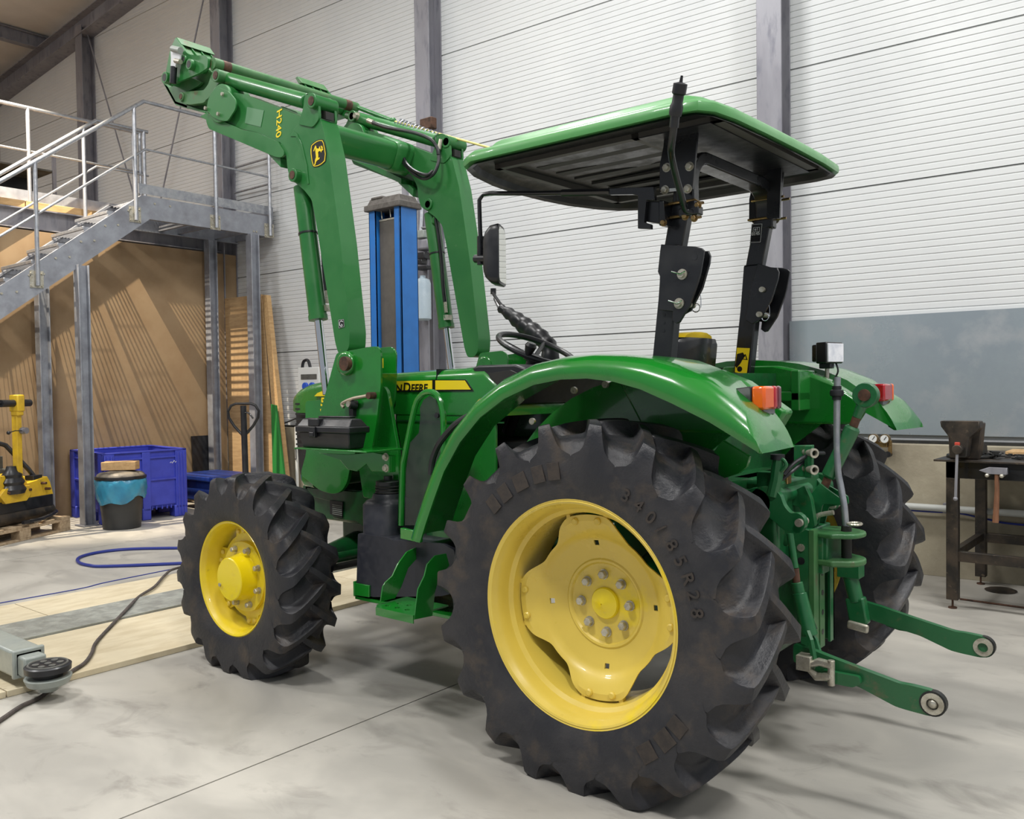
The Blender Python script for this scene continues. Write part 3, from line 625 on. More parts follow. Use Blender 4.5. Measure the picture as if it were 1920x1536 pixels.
obj('tube', B().cyl(WP(a[0], -.05, 0), WP(a[0], -.05, WS(551, 800, -.05)[1]), .02, n=10), WHITEP, t)
obj('hook', B().tube([WP(a[0]-.02, -.06, .56), WP(a[0]+.05, -.1, .56), WP(a[0]+.05, -.1, .68), WP(a[0]-.02, -.06, .68)], .006, 6, closed=True), BLACK, t)
o = obj('black_cord', B().tube(smoothline([WP(a[0]-.9, -.02, .86), WP(a[0]-.5, -.02, .92), WP(a[0]+.1, -.04, 1.08), WP(a[0]+.2, -.08, 1.2)]), .008, 6), BLACK); tag(o, 'thin black cord crossing the concrete base in front of the tractor', 'cord')
# ================================================================ WORKBENCH
bx0, by0, by1 = .395, 2.42, 3.27
zb0 = AY(by0, [(1800, 866)])[0][1]
t = thing('workbench', 'dark steel workbench with adjustable feet along the concrete wall', 'workbench', (1.2, 2.85, 0))
x1_ = 2.4
o = obj('bench_top', B().bx(bx0-.06, x1_+.05, by0-.04, by1+.02, zb0, zb0+.012), STEELD, t, bevel=.002)
for y in (by0, by1-.06): obj('apron', B().bx(bx0, x1_, y, y+.06, zb0-.1, zb0), BLACKP, t, bevel=.003)
obj('apron', B().bx(bx0, bx0+.06, by0, by1, zb0-.1, zb0), BLACKP, t, bevel=.003)
for x in (bx0, x1_-.06):
    for y in (by0, by1-.06):
        o = obj('leg', B().bx(x, x+.065, y, y+.06, .055, zb0-.1), STEELD, t, bevel=.003)
        obj('adjusting_foot', B().cyl((x+.03, y+.03, 0), (x+.03, y+.03, .06), .006, n=8).cyl((x+.03, y+.03, 0), (x+.03, y+.03, .008), .025, n=12), RUST, o)
zr_ = AY(by0, [(1900, 1055)])[0][1]
for y in (by0+.01, by1-.05): obj('rail', B().bx(bx0+.06, x1_-.06, y, y+.04, zr_-.03, zr_+.03), STEELD, t, bevel=.002)
obj('rail', B().bx(bx0+.012, bx0+.052, by0+.06, by1-.06, zr_-.02, zr_+.03), STEELD, t, bevel=.002)
zt_ = zb0+.012
vx = P3(1800, 850, by0+.05); vx = bx0+.06
t = thing('bench_vise', 'heavy dark steel vise clamped on the left end of the workbench', 'vise', (vx+.06, by0+.15, zt_))
obj('front_jaw', B().prism([(vx-.075, zt_+.235), (vx-.07, zt_+.20), (vx-.02, zt_+.13), (vx-.025, zt_+.02), (vx+.07, zt_+.02), (vx+.085, zt_+.14), (vx+.14, zt_+.19), (vx+.14, zt_+.235)], by0-.08, by0+.01), STEELD, t, bevel=.008)
obj('slide', B().bx(vx-.01, vx+.06, by0-.05, by0+.35, zt_+.05, zt_+.12), DARK, t, bevel=.006)
obj('rear_jaw', B().prism([(vx-.06, zt_+.22), (vx-.05, zt_), (vx+.11, zt_), (vx+.13, zt_+.22)], by0+.04, by0+.14), STEELD, t, bevel=.008)
obj('body', B().prism([(by0+.14, zt_), (by0+.14, zt_+.16), (by0+.22, zt_+.1), (by0+.34, zt_+.07), (by0+.36, zt_)], vx-.04, vx+.1, axis='x').cyl((vx+.03, by0+.2, zt_), (vx+.03, by0+.2, zt_+.02), .13, n=20), DARK, t, bevel=.006)
o = obj('screw_head', B().cyl((vx+.03, by0-.08, zt_+.07), (vx+.03, by0-.14, zt_+.07), .028, n=16), STEELD, t, bevel=.004)
obj('handle_bar', B().cyl((vx+.03, by0-.125, zt_+.08), (vx+.02, by0-.125, zt_-.22), .008, n=8).ball((vx+.02, by0-.125, zt_-.22), .013), GALVD, o); obj('handle_cap', B().box((vx+.03, by0-.125, zt_+.10), (.026, .026, .025)), RED, o, bevel=.004)
hm = P3(1866, 886, by0-.03); 
t = thing('hammer', 'hammer with brown wooden handle hanging from the front of the workbench', 'hammer', hm)
hz_ = hm.z+.01
obj('hammer_head', B().prism([(hm.x-.08, hz_), (hm.x-.03, hz_+.02), (hm.x+.065, hz_+.02), (hm.x+.065, hz_-.018), (hm.x-.03, hz_-.018)], by0-.06, by0-.025), GALVD, t, bevel=.002)
obj('hammer_handle', B().tube([(hm.x+.01, by0-.043, hz_-.01), (hm.x+.012, by0-.043, hz_-.12), (hm.x+.004, by0-.043, hz_-.30)], [.012, .013, .017], 10), HANDLE, t)
b = B()
for dx in (-.035, .04, .19): b.cyl((hm.x+dx, by0, hz_-.026), (hm.x+dx, by0-.07, hz_-.026), .009, n=10).ball((hm.x+dx, by0-.07, hz_-.026), .012)
o = obj('hanging_pins', b, ZINC, bpy.data.objects['workbench'])
o = obj('tape_measure', B().cyl((.86, 2.75, zt_), (.86, 2.75, zt_+.035), .035, n=20).bx(.89, .94, 2.74, 2.76, zt_+.005, zt_+.03), BLACK, bevel=.004); tag(o, 'small round black gadget lying on the workbench top near the right edge', 'tool')
o = obj('grinding_disc', B().cyl((.98, 2.53, zt_), (.98, 2.53, zt_+.006), .11, n=28).cyl((.98, 2.53, zt_+.006), (.98, 2.53, zt_+.02), .04, n=20), BLACK); tag(o, 'flat black disc lying at the front edge of the workbench top', 'disc')
o = obj('offcut_board', B().bx(.62, 1.5, 2.95, 3.2, zt_, zt_+.02), BEAMW, bevel=.002); tag(o, 'pale wooden offcut lying at the back of the workbench', 'board')
b = B(); random.seed(3)
for i in range(60):
    a = random.uniform(0, .3); b.box((vx+.1+a, by0+.25+random.uniform(-.12, .12), zt_+.006+random.uniform(0, .03)*(1-a/.3)), (random.uniform(.01, .05), random.uniform(.005, .02), .008), Matrix.Rotation(random.uniform(0, 3), 3, 'Z'))
o = obj('metal_shavings', b, DARK, kind='stuff'); tag(o, 'heap of dark metal swarf beside the vise', 'swarf')
q = AZ(0, [(1905, 1098)])[0]
o = obj('tin_lid', B().lathe([(.09, 0), (.095, .006), (.08, .012), (.02, .014)], (q[0]-.05, 3.1, 0), (0, 0, 1), 28), STEELD); tag(o, 'small round metal lid lying on the floor under the workbench', 'lid')
q = AZ(0, [(1800, 1125), (1920, 1143)])
o = obj('floor_rod', B().cyl((q[0][0], q[0][1], .006), (q[1][0]+.3, q[1][1]+.01, .006), .006, n=8), RUST); tag(o, 'thin dark rod lying on the floor in front of the workbench', 'rod')
# ================================================================ LIFT ARM, HOSE, CABLE
ad = Vector((1, 0, 0)); an = Vector((0, 1, 0)); base = Vector((-2.575, -1.65, .032)); RA = Matrix.Identity(3)
t = thing('lift_arm', 'grey-green steel lift arm with round ribbed rubber pad lying low at lower left', 'lift arm', base)
def ap(u, v, z): return base+ad*u+an*v+Vector((0, 0, z))
obj('outer_tube', B().box(ap(-.75, .03, .105), (1.5, .13, .12), RA), GREYP, t, bevel=.012)
obj('tube_collar', B().box(ap(-.012, .03, .105), (.024, .142, .132), RA), GREYP, t, bevel=.008)
obj('inner_tube', B().box(ap(.03, .03, .10), (.08, .10, .092), RA), GREYP, t, bevel=.01)
obj('arm_tongue', B().box(ap(.10, .03, .1), (.14, .07, .05), RA), GREYP, t, bevel=.01)
pc = ap(.185, .035, -.008); b = B()
b.cyl(pc+Vector((0, 0, .05)), pc+Vector((0, 0, .085)), .085, .1, 24).cyl(pc+Vector((0, 0, .02)), pc+Vector((0, 0, .05)), .04, .05, 16)
obj('pad_plate', b, GREYP, t, bevel=.004)
o = obj('rubber_pad', B().lathe([(.06, .085), (.06, .105), (.095, .11), (.097, .135), (.09, .14)], pc, (0, 0, 1), 32), BLACK, t)
b = B()
for k, (px_, py_) in enumerate([(0, 0), (.045, .0), (-.045, .0), (.02, .045), (-.02, -.045), (.03, -.04), (-.03, .042)]): b.cyl(pc+Vector((px_, py_, .139)), pc+Vector((px_, py_, .144)), .015, n=10)
b.tube([pc+Vector((.08*cos(a), .08*sin(a), .141)) for a in [2*pi*k/30 for k in range(30)]], .005, 6, closed=True)
obj('pad_ribs', b, MGREY, o)
hs = [(420, 1052), (330, 1057), (200, 1062), (165, 1060), (147, 1054), (150, 1045), (185, 1036), (240, 1030), (330, 1028), (430, 1028)]
pts = [Vector((x, y, .012)) for x, y in AZ(.012, hs)]
o = obj('air_hose', B().tube(smoothline(pts, 8), .013, 10), HOSEB); tag(o, 'blue air hose making a wide loop on the floor left of the front wheel', 'hose')
q = AZ(.03, [(0, 1131), (150, 1104), (200, 1092), (330, 1066)])
o = obj('thin_hose', B().tube(smoothline([Vector((x, y, .03)) for x, y in q], 8), .004, 6), HOSEB); tag(o, 'very thin blue line along the far edge of the plywood floor boards', 'hose')
cs = [(-420, 1500), (-60, 1375), (0, 1338), (40, 1312), (80, 1293), (130, 1262), (158, 1244), (172, 1225), (180, 1205), (210, 1172), (240, 1145), (262, 1118), (290, 1100), (310, 1078), (330, 1066), (400, 1050)]
pts = [Vector((x, y, .04)) for x, y in AZ(.04, cs)]
for i in range(5): pts[i].z = .012
for p_ in pts:
    if -3.80 < p_.x < -3.36: p_.z = .056
o = obj('power_cable', B().tube(smoothline(pts, 6), .0095, 8), CABLE); tag(o, 'brown-grey cable running from the lift arm across the floor boards to the front wheel', 'cable')
# ================================================================ TRACTOR
T = thing('tractor', 'green utility tractor with raised front loader, sun canopy and yellow wheel rims', 'tractor', (-1.0, .02, 0))
YC = .02
def my(y): return 2*YC-y
HRR, HRF, WB = .608, .464, 2.038
GC = [.012, .06, .12, .20, .30, .50, .82, .90, .945, .972, .990]
HTS = [1, 1, 1, 1, .95, .66, .36, .13, .02, 0, 0, .09, .34, .74, .96]
def COLS(rw, pitch, uni=0):
    oL, rL, oG, rG, dp, gf, w = rw; arc_ = radians(pitch)*rL; g = (arc_-2*w)*gf; w2 = (arc_-g)/2
    c = [w2, w2*.33, -w2*.33, -w2]+[-w2-g*k_ for k_ in GC]; N_ = len(c)
    return [((1-uni)*u_+uni*(w2-arc_*j/N_), 0) for j, u_ in enumerate(c)]
def wheel(nm, xc, zc, yw, out, front):
    k = .78 if front else 1.0
    n = 18 if front else 19
    def pt(o, r, phi): return Vector((xc+r*cos(radians(phi)), yw-out*o, zc+r*sin(radians(phi))))
    def gl(v): return Vector((v.x, v.y, max(v.z, .001)))
    pitch = 360/n; b = B()
    # rows from the crown to the sidewall: o, r of the lug face; o, r of the groove floor; lug angle; share of the pitch left to the groove
    if front:
        rows = [(-.045, .496, -.045, .452, 15.0, 1, .013), (-.04, .502, -.04, .460, 14.6, 1, .014), (-.012, .505, -.012, .464, 12.2, 1, .016), (.01, .506, .01, .466, 10.2, 1, .017), (.04, .506, .04, .466, 7.6, 1, .017), (.07, .505, .07, .464, 5.0, 1, .018), (.10, .503, .10, .459, 2.6, 1, .019), (.125, .500, .12, .450, .8, 1, .022), (.138, .492, .13, .436, -.2, 1, .024), (.146, .476, .138, .424, -.8, .99, .026), (.151, .458, .144, .415, -1.2, .95, .028), (.154, .440, .149, .409, -1.5, .86, .03), (.156, .424, .153, .404, -1.7, .62, .03), (.157, .410, .156, .402, -1.8, .05, .03)]
        side = [(.157, .38), (.155, .34), (.148, .305), (.136, .282), (.11, .272)]
    else:
        rows = [(-.055, .640, -.055, .596, 15.6, 1, .014), (-.05, .647, -.05, .604, 15.2, 1, .015), (-.015, .651, -.015, .608, 12.6, 1, .017), (.01, .652, .01, .611, 10.9, 1, .018), (.04, .652, .04, .611, 8.8, 1, .018), (.07, .652, .07, .610, 6.7, 1, .018), (.10, .652, .10, .607, 4.6, 1, .019), (.128, .651, .126, .602, 2.8, 1, .020), (.152, .650, .146, .594, 1.2, 1, .023), (.168, .646, .158, .582, .2, 1, .024), (.178, .632, .166, .568, -.4, .99, .026), (.183, .612, .173, .557, -.8, .97, .028), (.186, .592, .179, .549, -1.1, .92, .03), (.188, .573, .183, .543, -1.4, .82, .03), (.189, .556, .187, .538, -1.6, .60, .03), (.189, .540, .188, .535, -1.7, .05, .03)]
        side = [(.189, .50), (.186, .46), (.180, .42), (.170, .388), (.14, .374)]
    for h in range(2):
        sg = 1 if h == 0 else -1; sh = pitch*.5*h+6; rings = []
        def ringrow(rw, flat=False):
            oL, rL, oG, rG, dp, gf, w = rw; out_ = []; rG -= .006
            cols = list(zip([c_[0] for c_ in COLS(rw, pitch)], HTS))
            for i in range(n):
                for (u_, hgt) in cols:
                    if flat: hgt = 0
                    ang = sh-pitch*i+dp+math.degrees(u_/rL); o = oG+(oL-oG)*hgt; r = rG+(rL-rG)*hgt
                    out_.append(gl(pt(sg*o, r, ang)))
            return out_
        rings.append(ringrow(rows[0], True))
        for rw in rows: rings.append(ringrow(rw))
        k_ = rows[-1]
        for (o, r) in side: rings.append([gl(pt(sg*o, r, sh-pitch*i+k_[4]+math.degrees(c_[0]/k_[1]))) for i in range(n) for c_ in COLS(k_, pitch, 1)])
        b.ring(rings, cap=False)
    tyre = obj(nm+'_tire', b, RUBBER, T, smooth=38)
    # rim
    if front:
        rp = [(.130, .281), (.136, .277), (.132, .270), (.118, .262), (.104, .256), (.085, .254), (.07, .246), (.02, .238), (-.06, .236), (-.10, .25), (-.13, .28)]
    else:
        rp = [(.165, .384), (.171, .380), (.168, .373), (.152, .364), (.140, .356), (.118, .352), (.10, .348), (.088, .334), (.03, .326), (-.08, .324), (-.13, .345), (-.165, .384)]
    back = [(o, r+.008) for o, r in reversed(rp)]
    loop = rp+back; NA = 96
    rings = [[pt(o, r, 360*j/NA) for o, r in loop] for j in range(NA)]; rings.append(rings[0])
    rim = obj(nm+'_rim', B().ring(rings, cap=False), YFRONT if front else YELLOW, T, smooth=30)
    if not front:
        hb = 95 if out > 0 else 95
        def RR(th):
            d = abs(((th-hb+45) % 90)-45)
            if d < 12.5: return .322
            x = min(1, (d-12.5)/25); s_ = x*x*(3-2*x); return .322-.062*s_
        nth = 144
        rl = [(.05, -.012), (.056, -.02), (.130, -.02), (.140, -.017), (.146, -.010), (.154, -.008), (.160, -.012), (.185, -.006), (.208, .003), (.217, .006), (.226, .009), (.235, .013), (.248, .026), (.256, .034)]
        vs = []; fs = []; rows = len(rl)+3
        for side, off in ((0, 0), (1, -.007)):
            for ri in range(rows):
                for j in range(nth):
                    th = 360*j/nth
                    if ri < len(rl): r, o = rl[ri]
                    else:
                        f_ = (ri-len(rl)+1)/3; R1 = RR(th); r = .256+(R1-.256)*f_; o = .034+.024*min(1, (r-.256)/.04)
                    vs.append(pt(o+off, r, th))
        def idx(s, ri, j): return s*rows*nth+ri*nth+(j % nth)
        def hole(ri, j):
            th = 360*(j+.5)/nth; d = ((th-hb) % 90); d = min(d, 90-d)
            return ri == 9 and d < 2.6 or ri == 8 and d < 2.6
        for ri in range(rows-1):
            for j in range(nth):
                if hole(ri, j): continue
                fs.append((idx(0, ri, j), idx(0, ri, j+1), idx(0, ri+1, j+1), idx(0, ri+1, j))); fs.append((idx(1, ri, j), idx(1, ri+1, j), idx(1, ri+1, j+1), idx(1, ri, j+1)))
        for ri in (0, rows-1):
            for j in range(nth): fs.append((idx(0, ri, j), idx(0, ri, j+1), idx(1, ri, j+1), idx(1, ri, j)))
        bb = B(); bb.v = [tuple(v) for v in vs]; bb.f = fs
        disc = obj('wheel_disc', bb, YELLOW, rim, smooth=25)
        obj('hub_cap', B().lathe([(.057, -.03), (.056, -.013), (.052, -.008), (.048, -.008), (.003, .010), (.002, .006)], (xc, yw, zc), (0, -out, 0), 40), YBRIGHT, rim)
        for kk in range(8):
            a = 3+45*kk; obj('wheel_bolt', B().hexnut(pt(-.02, .1016, a), (0, -out, 0), .0155, .018, .0185), ZINC, rim)
        for kk in range(4):
            for d in (-9, 9): obj('lobe_rivet', B().lathe([(.013, 0), (.013, .006), (.009, .01)], pt(.057, .302, hb+90*kk+d), (0, -out, 0), 16), YELLOW, rim)
        for kk in range(4):
            for d in (-14, 14): obj('rim_lug', B().box(pt(.045, .322, hb+90*kk+d), (.016, .02, .016)), YELLOW, rim)
    else:
        obj('hub_cap', B().lathe([(.0, .147), (.10, .147), (.104, .143), (.106, .12), (.112, .09), (.118, .067)], (xc, yw, zc), (0, -out, 0), 48, cap=False), YBRIGHT, rim)
        poly = [(.172*cos(radians(a)), .172*sin(radians(a))) for a in range(0, 360, 9)]
        obj('hub_flange', B().prism([(xc+x*(1.12 if abs(y) > .15 else 1), zc+y) for x, y in poly], yw-out*.067, yw-out*.045), YFRONT, rim, bevel=.003)
        for kk in range(8): obj('wheel_bolt', B().hexnut(pt(.067, .142, 24+45*kk), (0, -out, 0), .0135, .022, .016), ZINC, rim)
        lob = []
        for j in range(72):
            th = 5*j; d = abs(((th-70) % 60)-30); r = .242 if d < 11 else .205
            lob.append((xc+r*cos(radians(th)), zc+r*sin(radians(th))))
        obj('wheel_disc', B().prism(lob, yw-out*.045, yw-out*.033), YFRONT, rim, bevel=.003)
        for kk in range(6):
            for d in (-6, 6): obj('lobe_rivet', B().lathe([(.012, 0), (.012, .008), (.008, .012)], pt(.045, .222, 40+60*kk+d), (0, -out, 0), 14), YELLOW, rim)
        obj('grease_plug', B().cyl(pt(.147, .085, 205), pt(.152, .085, 205), .009, n=12), ZINC, rim)
    return tyre, rim
rt, rr = wheel('rear', 0, HRR, -.735, 1, False)
ft, fr = wheel('front', -WB, HRF, -.768, 1, True)
wheel('rear', 0, HRR, my(-.735), -1, False)
wheel('front', -WB, HRF, my(-.768), -1, True)
def ringtext(s, r, a0, step, size, xc, zc, y, m, parent):
    bb = B()
    for i, ch in enumerate(s):
        if ch == ' ': continue
        a = radians(a0-step*i); O = Vector((xc+r*cos(a), y, zc+r*sin(a))); Y = Vector((cos(a), 0, sin(a))); X = Vector((sin(a), 0, -cos(a)))
        o = text('tmp', ch, m, None, size, O-X*size*.3, X, Y, ext=.0012, bold=.0008)
        me = o.data; bb.add([v.co.copy() for v in me.vertices], [tuple(p.vertices) for p in me.polygons]); bpy.data.objects.remove(o)
    return obj('tire_lettering', bb, m, parent, smooth=0, kind='stuff')
ringtext('340/85R28', .450, 62, 6.6, .060, 0, HRR, -.9255, RUBMARK, rt)
b = B()
for a, w in ((98, .05), (106, .05), (116, .06), (126, .05), (134, .045), (306, .06), (316, .06), (324, .05)):
    c = Vector((.485*cos(radians(a)), -.925, HRR+.485*sin(radians(a)))); b.box(c, (w, .003, .06), Matrix.Rotation(radians(90-a), 3, 'Y'))
obj('tire_block_mark', b, RUBMARK, rt, smooth=0, bevel=.001, kind='stuff')
# ---- chassis
obj('transmission_housing', B().bx(-.55, .30, -.17, .21, .42, .80).bx(-.3, .32, -.2, .24, .5, .92), GDARK, T, bevel=.02)
obj('engine_block', B().bx(-1.75, -.55, -.20, .24, .55, 1.12).bx(-1.6, -.8, -.24, .28, .75, 1.0), DARK, T, bevel=.02)
obj('front_frame', B().bx(-2.32, -1.3, -.24, -.20, .66, .84).bx(-2.32, -1.3, .24, .28, .66, .84).bx(-2.34, -2.26, -.24, .28, .66, .84), GDARK, T, bevel=.008)
obj('lower_frame_rail', B().bx(-1.45, -.5, -.26, -.21, .46, .70).bx(-1.45, -.5, .25, .30, .46, .70), GDARK, T, bevel=.008)
b = B(); b.tube([(-WB, -.62, HRF), (-WB, -.3, HRF+.01), (-WB, .02, HRF+.03), (-WB, .34, HRF+.01), (-WB, .66, HRF)], [.085, .07, .12, .07, .085], 20)
ax = obj('front_axle', b, GDARK, T); obj('axle_pivot', B().bx(-WB-.14, -WB+.14, -.1, .14, .5, .7), GDARK, T, bevel=.02)
obj('steering_cylinder', B().cyl((-WB+.16, -.45, .5), (-WB+.16, .49, .5), .028), GDARK, ax)
obj('steering_knuckle', B().box((-WB+.05, -.58, .50), (.16, .08, .16)), GDARK, ax, bevel=.015); obj('tie_rod', B().cyl((-WB+.19, -.6, .46), (-WB+.19, .64, .46), .016), DARK, ax)
b = B(); b.tube([(0, -.69, HRR), (0, -.4, HRR), (0, -.2, HRR), (0, .24, HRR), (0, .44, HRR), (0, .73, HRR)], [.11, .10, .16, .16, .10, .11], 24)
obj('rear_axle', b, GDARK, T)
obj('drive_shaft', B().cyl((-1.95, .02, .46), (-.5, .02, .46), .03), DARK, T)
# bits behind the front wheel
mp0 = AY(-.30, [(615, 905), (665, 975)])
plx = AY(-.27, [(620, 938), (643, 970)])
obj('loader_subframe', B().prism(AY(-.26, [(575, 915), (700, 925), (700, 1000), (668, 978), (640, 975), (625, 972), (618, 940), (580, 930)]), -.26, -.235), GDARK, T, bevel=.004)
o = obj('rating_plate', B().prism(AY(-.262, [(620, 938), (644, 941), (643, 971), (620, 964)]), -.268, -.262), BLACK, T)
b = B()
for k in range(6): p = AY(-.27, [(623, 946+k*3.4), (641, 949+k*3.4)]); b.prism([(p[0][0], p[0][1]), (p[1][0], p[1][1]), (p[1][0], p[1][1]-.003), (p[0][0], p[0][1]-.003)], -.27, -.268)
obj('plate_text_lines', b, GREYP, o)
obj('hose_bundle', B().tube(smoothline([(-1.75, -.24, .62), (-1.6, -.3, .66), (-1.45, -.28, .62), (-1.35, -.25, .6)]), .014, 8).tube(smoothline([(-1.8, -.2, .55), (-1.6, -.26, .57), (-1.4, -.24, .56)]), .011, 8), DARK, T)
obj('valve_block', B().box((-1.68, -.3, .60), (.08, .07, .09)).box((-1.5, -.28, .52), (.12, .08, .09)), GHITCH, T, bevel=.006)
# ---- hood
YN, YF = -.325, .365
def hoodsec(x, zt, zb, w, zr=None):
    w0 = w; rr_ = .05
    pts = [(-w, zb), (-w, zt-.055)]+[(-w+rr_*1.3*(1-cos(a)), zt-.055+.045*sin(a)) for a in (.5, 1.0, 1.5)]+[(-w*.5, zt-.002), (0, zt)]
    full = pts+[(-y, z) for y, z in reversed(pts[:-1])]
    return [Vector((x, YC+y, z)) for y, z in full]
hood = [(-2.36, 1.335, 1.27, .29), (-2.35, 1.37, 1.26, .305), (-2.30, 1.395, 1.25, .318), (-2.2, 1.42, 1.25, .33), (-2.05, 1.437, 1.25, .34), (-1.8, 1.45, 1.25, .345), (-1.5, 1.465, 1.25, .345), (-1.20, 1.474, 1.25, .345)]
def loft(secs): 
    b = B(); b.ring(secs); return b
obj('hood', loft([hoodsec(x, a, c, w) for x, a, c, w in hood]), GREEN, T, smooth=50)
obj('hood_rear', loft([hoodsec(x, a, c, .345) for x, a, c in ((-1.19, 1.474, 1.25), (-1.0, 1.478, 1.25), (-.905, 1.478, 1.25), (-.80, 1.40, 1.25), (-.76, 1.33, 1.25))]), GREEN, T, smooth=50)
obj('hood_gap', B().bx(-1.2, -1.185, -.318, .358, 1.25, 1.466), BLACK, T)
sp = AY(YN, [(572, 752), (742, 742), (742, 765), (692, 800), (668, 845), (658, 866), (651, 905), (640, 922), (625, 927), (600, 920), (563, 890), (574, 850)])
sp2 = AY(YN, [(745, 742), (905, 735), (928, 800), (928, 1000), (752, 985), (752, 850), (742, 790)])
for y0, y1 in ((YN, YN+.02), (YF-.02, YF)):
    o = obj('side_panel', B().prism(roundpoly(sp, .03), y0, y1), GREEN, T, bevel=.004); obj('cowl_side_panel', B().prism(sp2, y0+.004, y1), GREEN, T, bevel=.003)
obj('panel_seam', B().bx(-1.5, -.78, YN-.003, YN, 1.215, 1.222), GDARK, T)
b = B(); b.ring([[Vector((x, YC+y, z)) for x, y in ((-2.375+q, -.24), (-2.34+q, -.295), (-2.20, -.318), (-2.2, .318), (-2.34+q, .295), (-2.375+q, .24))] for z, q in ((.88, .035), (.95, .02), (1.10, .005), (1.25, 0), (1.345, -.0))])
obj('grille', b, BLACK, T, smooth=30)
b = B()
for k in range(14): z = .93+k*.028; b.bx(-2.31+ (.06 if z < 1.05 else 0), -2.22, YC-.322, YC-.316, z, z+.01); 
obj('grille_slats', b, DARK, T)
b = B(); b.ring([[Vector((x, YC+y, z)) for x, y in ((-2.32+q, -.20), (-2.27+q, -.30), (-2.15, -.33), (-2.15, .33), (-2.27+q, .30), (-2.32+q, .20))] for z, q in ((.84, .0), (.87, -.03), (.905, -.035), (.915, -.02))])
obj('grille_chin', b, GREEN, T, bevel=.01)
o = obj('hood_stripe', B().prism(AY(YN-.001, [(628, 732), (812, 712), (874, 712), (888, 733), (628, 737)]), YN-.004, YN+.001), STICKB, T)
obj('stripe_yellow', B().prism(AY(YN-.003, [(628, 717), (811, 713.5), (811, 730.5), (628, 735)]), YN-.006, YN-.003).prism(AY(YN-.003, [(817, 713.5), (872, 713.5), (883, 730.5), (817, 731)]), YN-.006, YN-.003), STICKY, o)
p = AY(YN-.006, [(742, 734), (802, 732.5), (742, 717)]); hgt = p[2][1]-p[0][1]
def ftext(name, body, m, par, x0, x1, z0, hgt, y, th=.0008, sh=.12, bold=.001):
    o_ = text(name, body, m, par, 1, (0, 0, 0), (1, 0, 0), (0, 0, 1), ext=0.0, bold=0)
    bpy.data.objects.remove(o_)
    cu = bpy.data.curves.new('t', 'FONT'); cu.body = body; cu.size = .06; cu.extrude = th; cu.offset = bold; t_ = bpy.data.objects.new('t', cu); COL.objects.link(t_); bpy.context.view_layer.update()
    me = bpy.data.meshes.new_from_object(t_.evaluated_get(bpy.context.evaluated_depsgraph_get())); bpy.data.objects.remove(t_)
    xs_ = [v.co.x for v in me.vertices]; ys_ = [v.co.y for v in me.vertices]; ax_, bx_ = min(xs_), max(xs_); ay_, by_ = min(ys_), max(ys_)
    for v in me.vertices:
        c = v.co.copy(); zz = (c.y-ay_)/(by_-ay_)*hgt; v.co = Vector((x0+(c.x-ax_)/(bx_-ax_)*(x1-x0)+zz*sh, y-c.z, z0+zz))
    me.materials.clear(); me.materials.append(m); o_ = bpy.data.objects.new(name, me); COL.objects.link(o_); o_.parent = par
    if par.type == 'EMPTY': o_.location = -par.location
    return o_
q = AY(YN-.0075, [(700, 735), (742, 735.2), (753, 735), (756.5, 735), (769, 734.5), (771, 734.3), (801, 733), (742, 721)])
zl_ = q[1][1]; hh = (q[7][1]-q[1][1])
ftext('hood_lettering', 'JOH', STICKB, o, q[0][0], q[1][0]-.008, zl_, hh, YN-.0075)
ftext('hood_lettering', 'N', STICKB, o, q[1][0], q[2][0], zl_, hh, YN-.0075)
ftext('hood_lettering', 'D', STICKB, o, q[3][0], q[4][0], zl_, hh*1.2, YN-.0075)
ftext('hood_lettering', 'EERE', STICKB, o, q[5][0], q[6][0], zl_, hh, YN-.0075)
obj('front_decal', B().prism(AY(YN-.003, [(590, 743), (596, 737), (606, 733), (622, 731), (622, 741), (606, 743)]), YN-.006, YN+.01), STICKY, T)
obj('front_decal', B().prism(AY(YN-.003, [(601, 767), (611, 766), (603, 781)]), YN-.006, YN+.0), STICKY, T)
p = AY(YN-.006, [(601, 761)])[0]; text('model_digit', '5', STICKY, T, .062, (p[0], YN-.005, p[1]), (1, 0, 0), (0.1, 0, 1), bold=.002)
# dash cowl, steering wheel
obj('cowl', B().prism(AY(-.31, [(884, 690), (896, 685), (965, 683), (985, 690), (990, 700), (960, 760), (925, 760)]), -.31, .35), BLACK, T, bevel=.012)
obj('cowl_panel', B().prism(AY(-.314, [(915, 700), (958, 694), (972, 700), (950, 745), (935, 745)]), -.316, -.31), DARK, T, bevel=.002)
swc = Vector((-.88, YC+.03, 1.555)); sn = Vector((.42, 0, .9)).normalized(); su = Vector((0, 1, 0)); sv = sn.cross(su)
st_ = obj('steering_wheel', B().tube([swc+(su*cos(a)+sv*sin(a))*.195 for a in [2*pi*k/40 for k in range(40)]], .0145, 10, closed=True), BLACK, T)
b = B()
for a in (.5, 2.6, 4.7): b.tube([swc-sn*.045, swc+(su*cos(a)+sv*sin(a))*.19], .011, 8)
obj('spoke', b, BLACKP, st_); obj('hub', B().lathe([(.05, -.06), (.055, -.045), (.04, -.03)], swc, sn, 20), BLACK, st_)
obj('spinner_knob', B().lathe([(.012, 0), (.02, .02), (.028, .05), (.02, .065)], swc+(su*cos(3.6)+sv*sin(3.6))*.195, sn, 16), BLACKP, st_)
obj('steering_column', B().cyl(swc-sn*.06, swc-sn*.45, .03), BLACK, T)
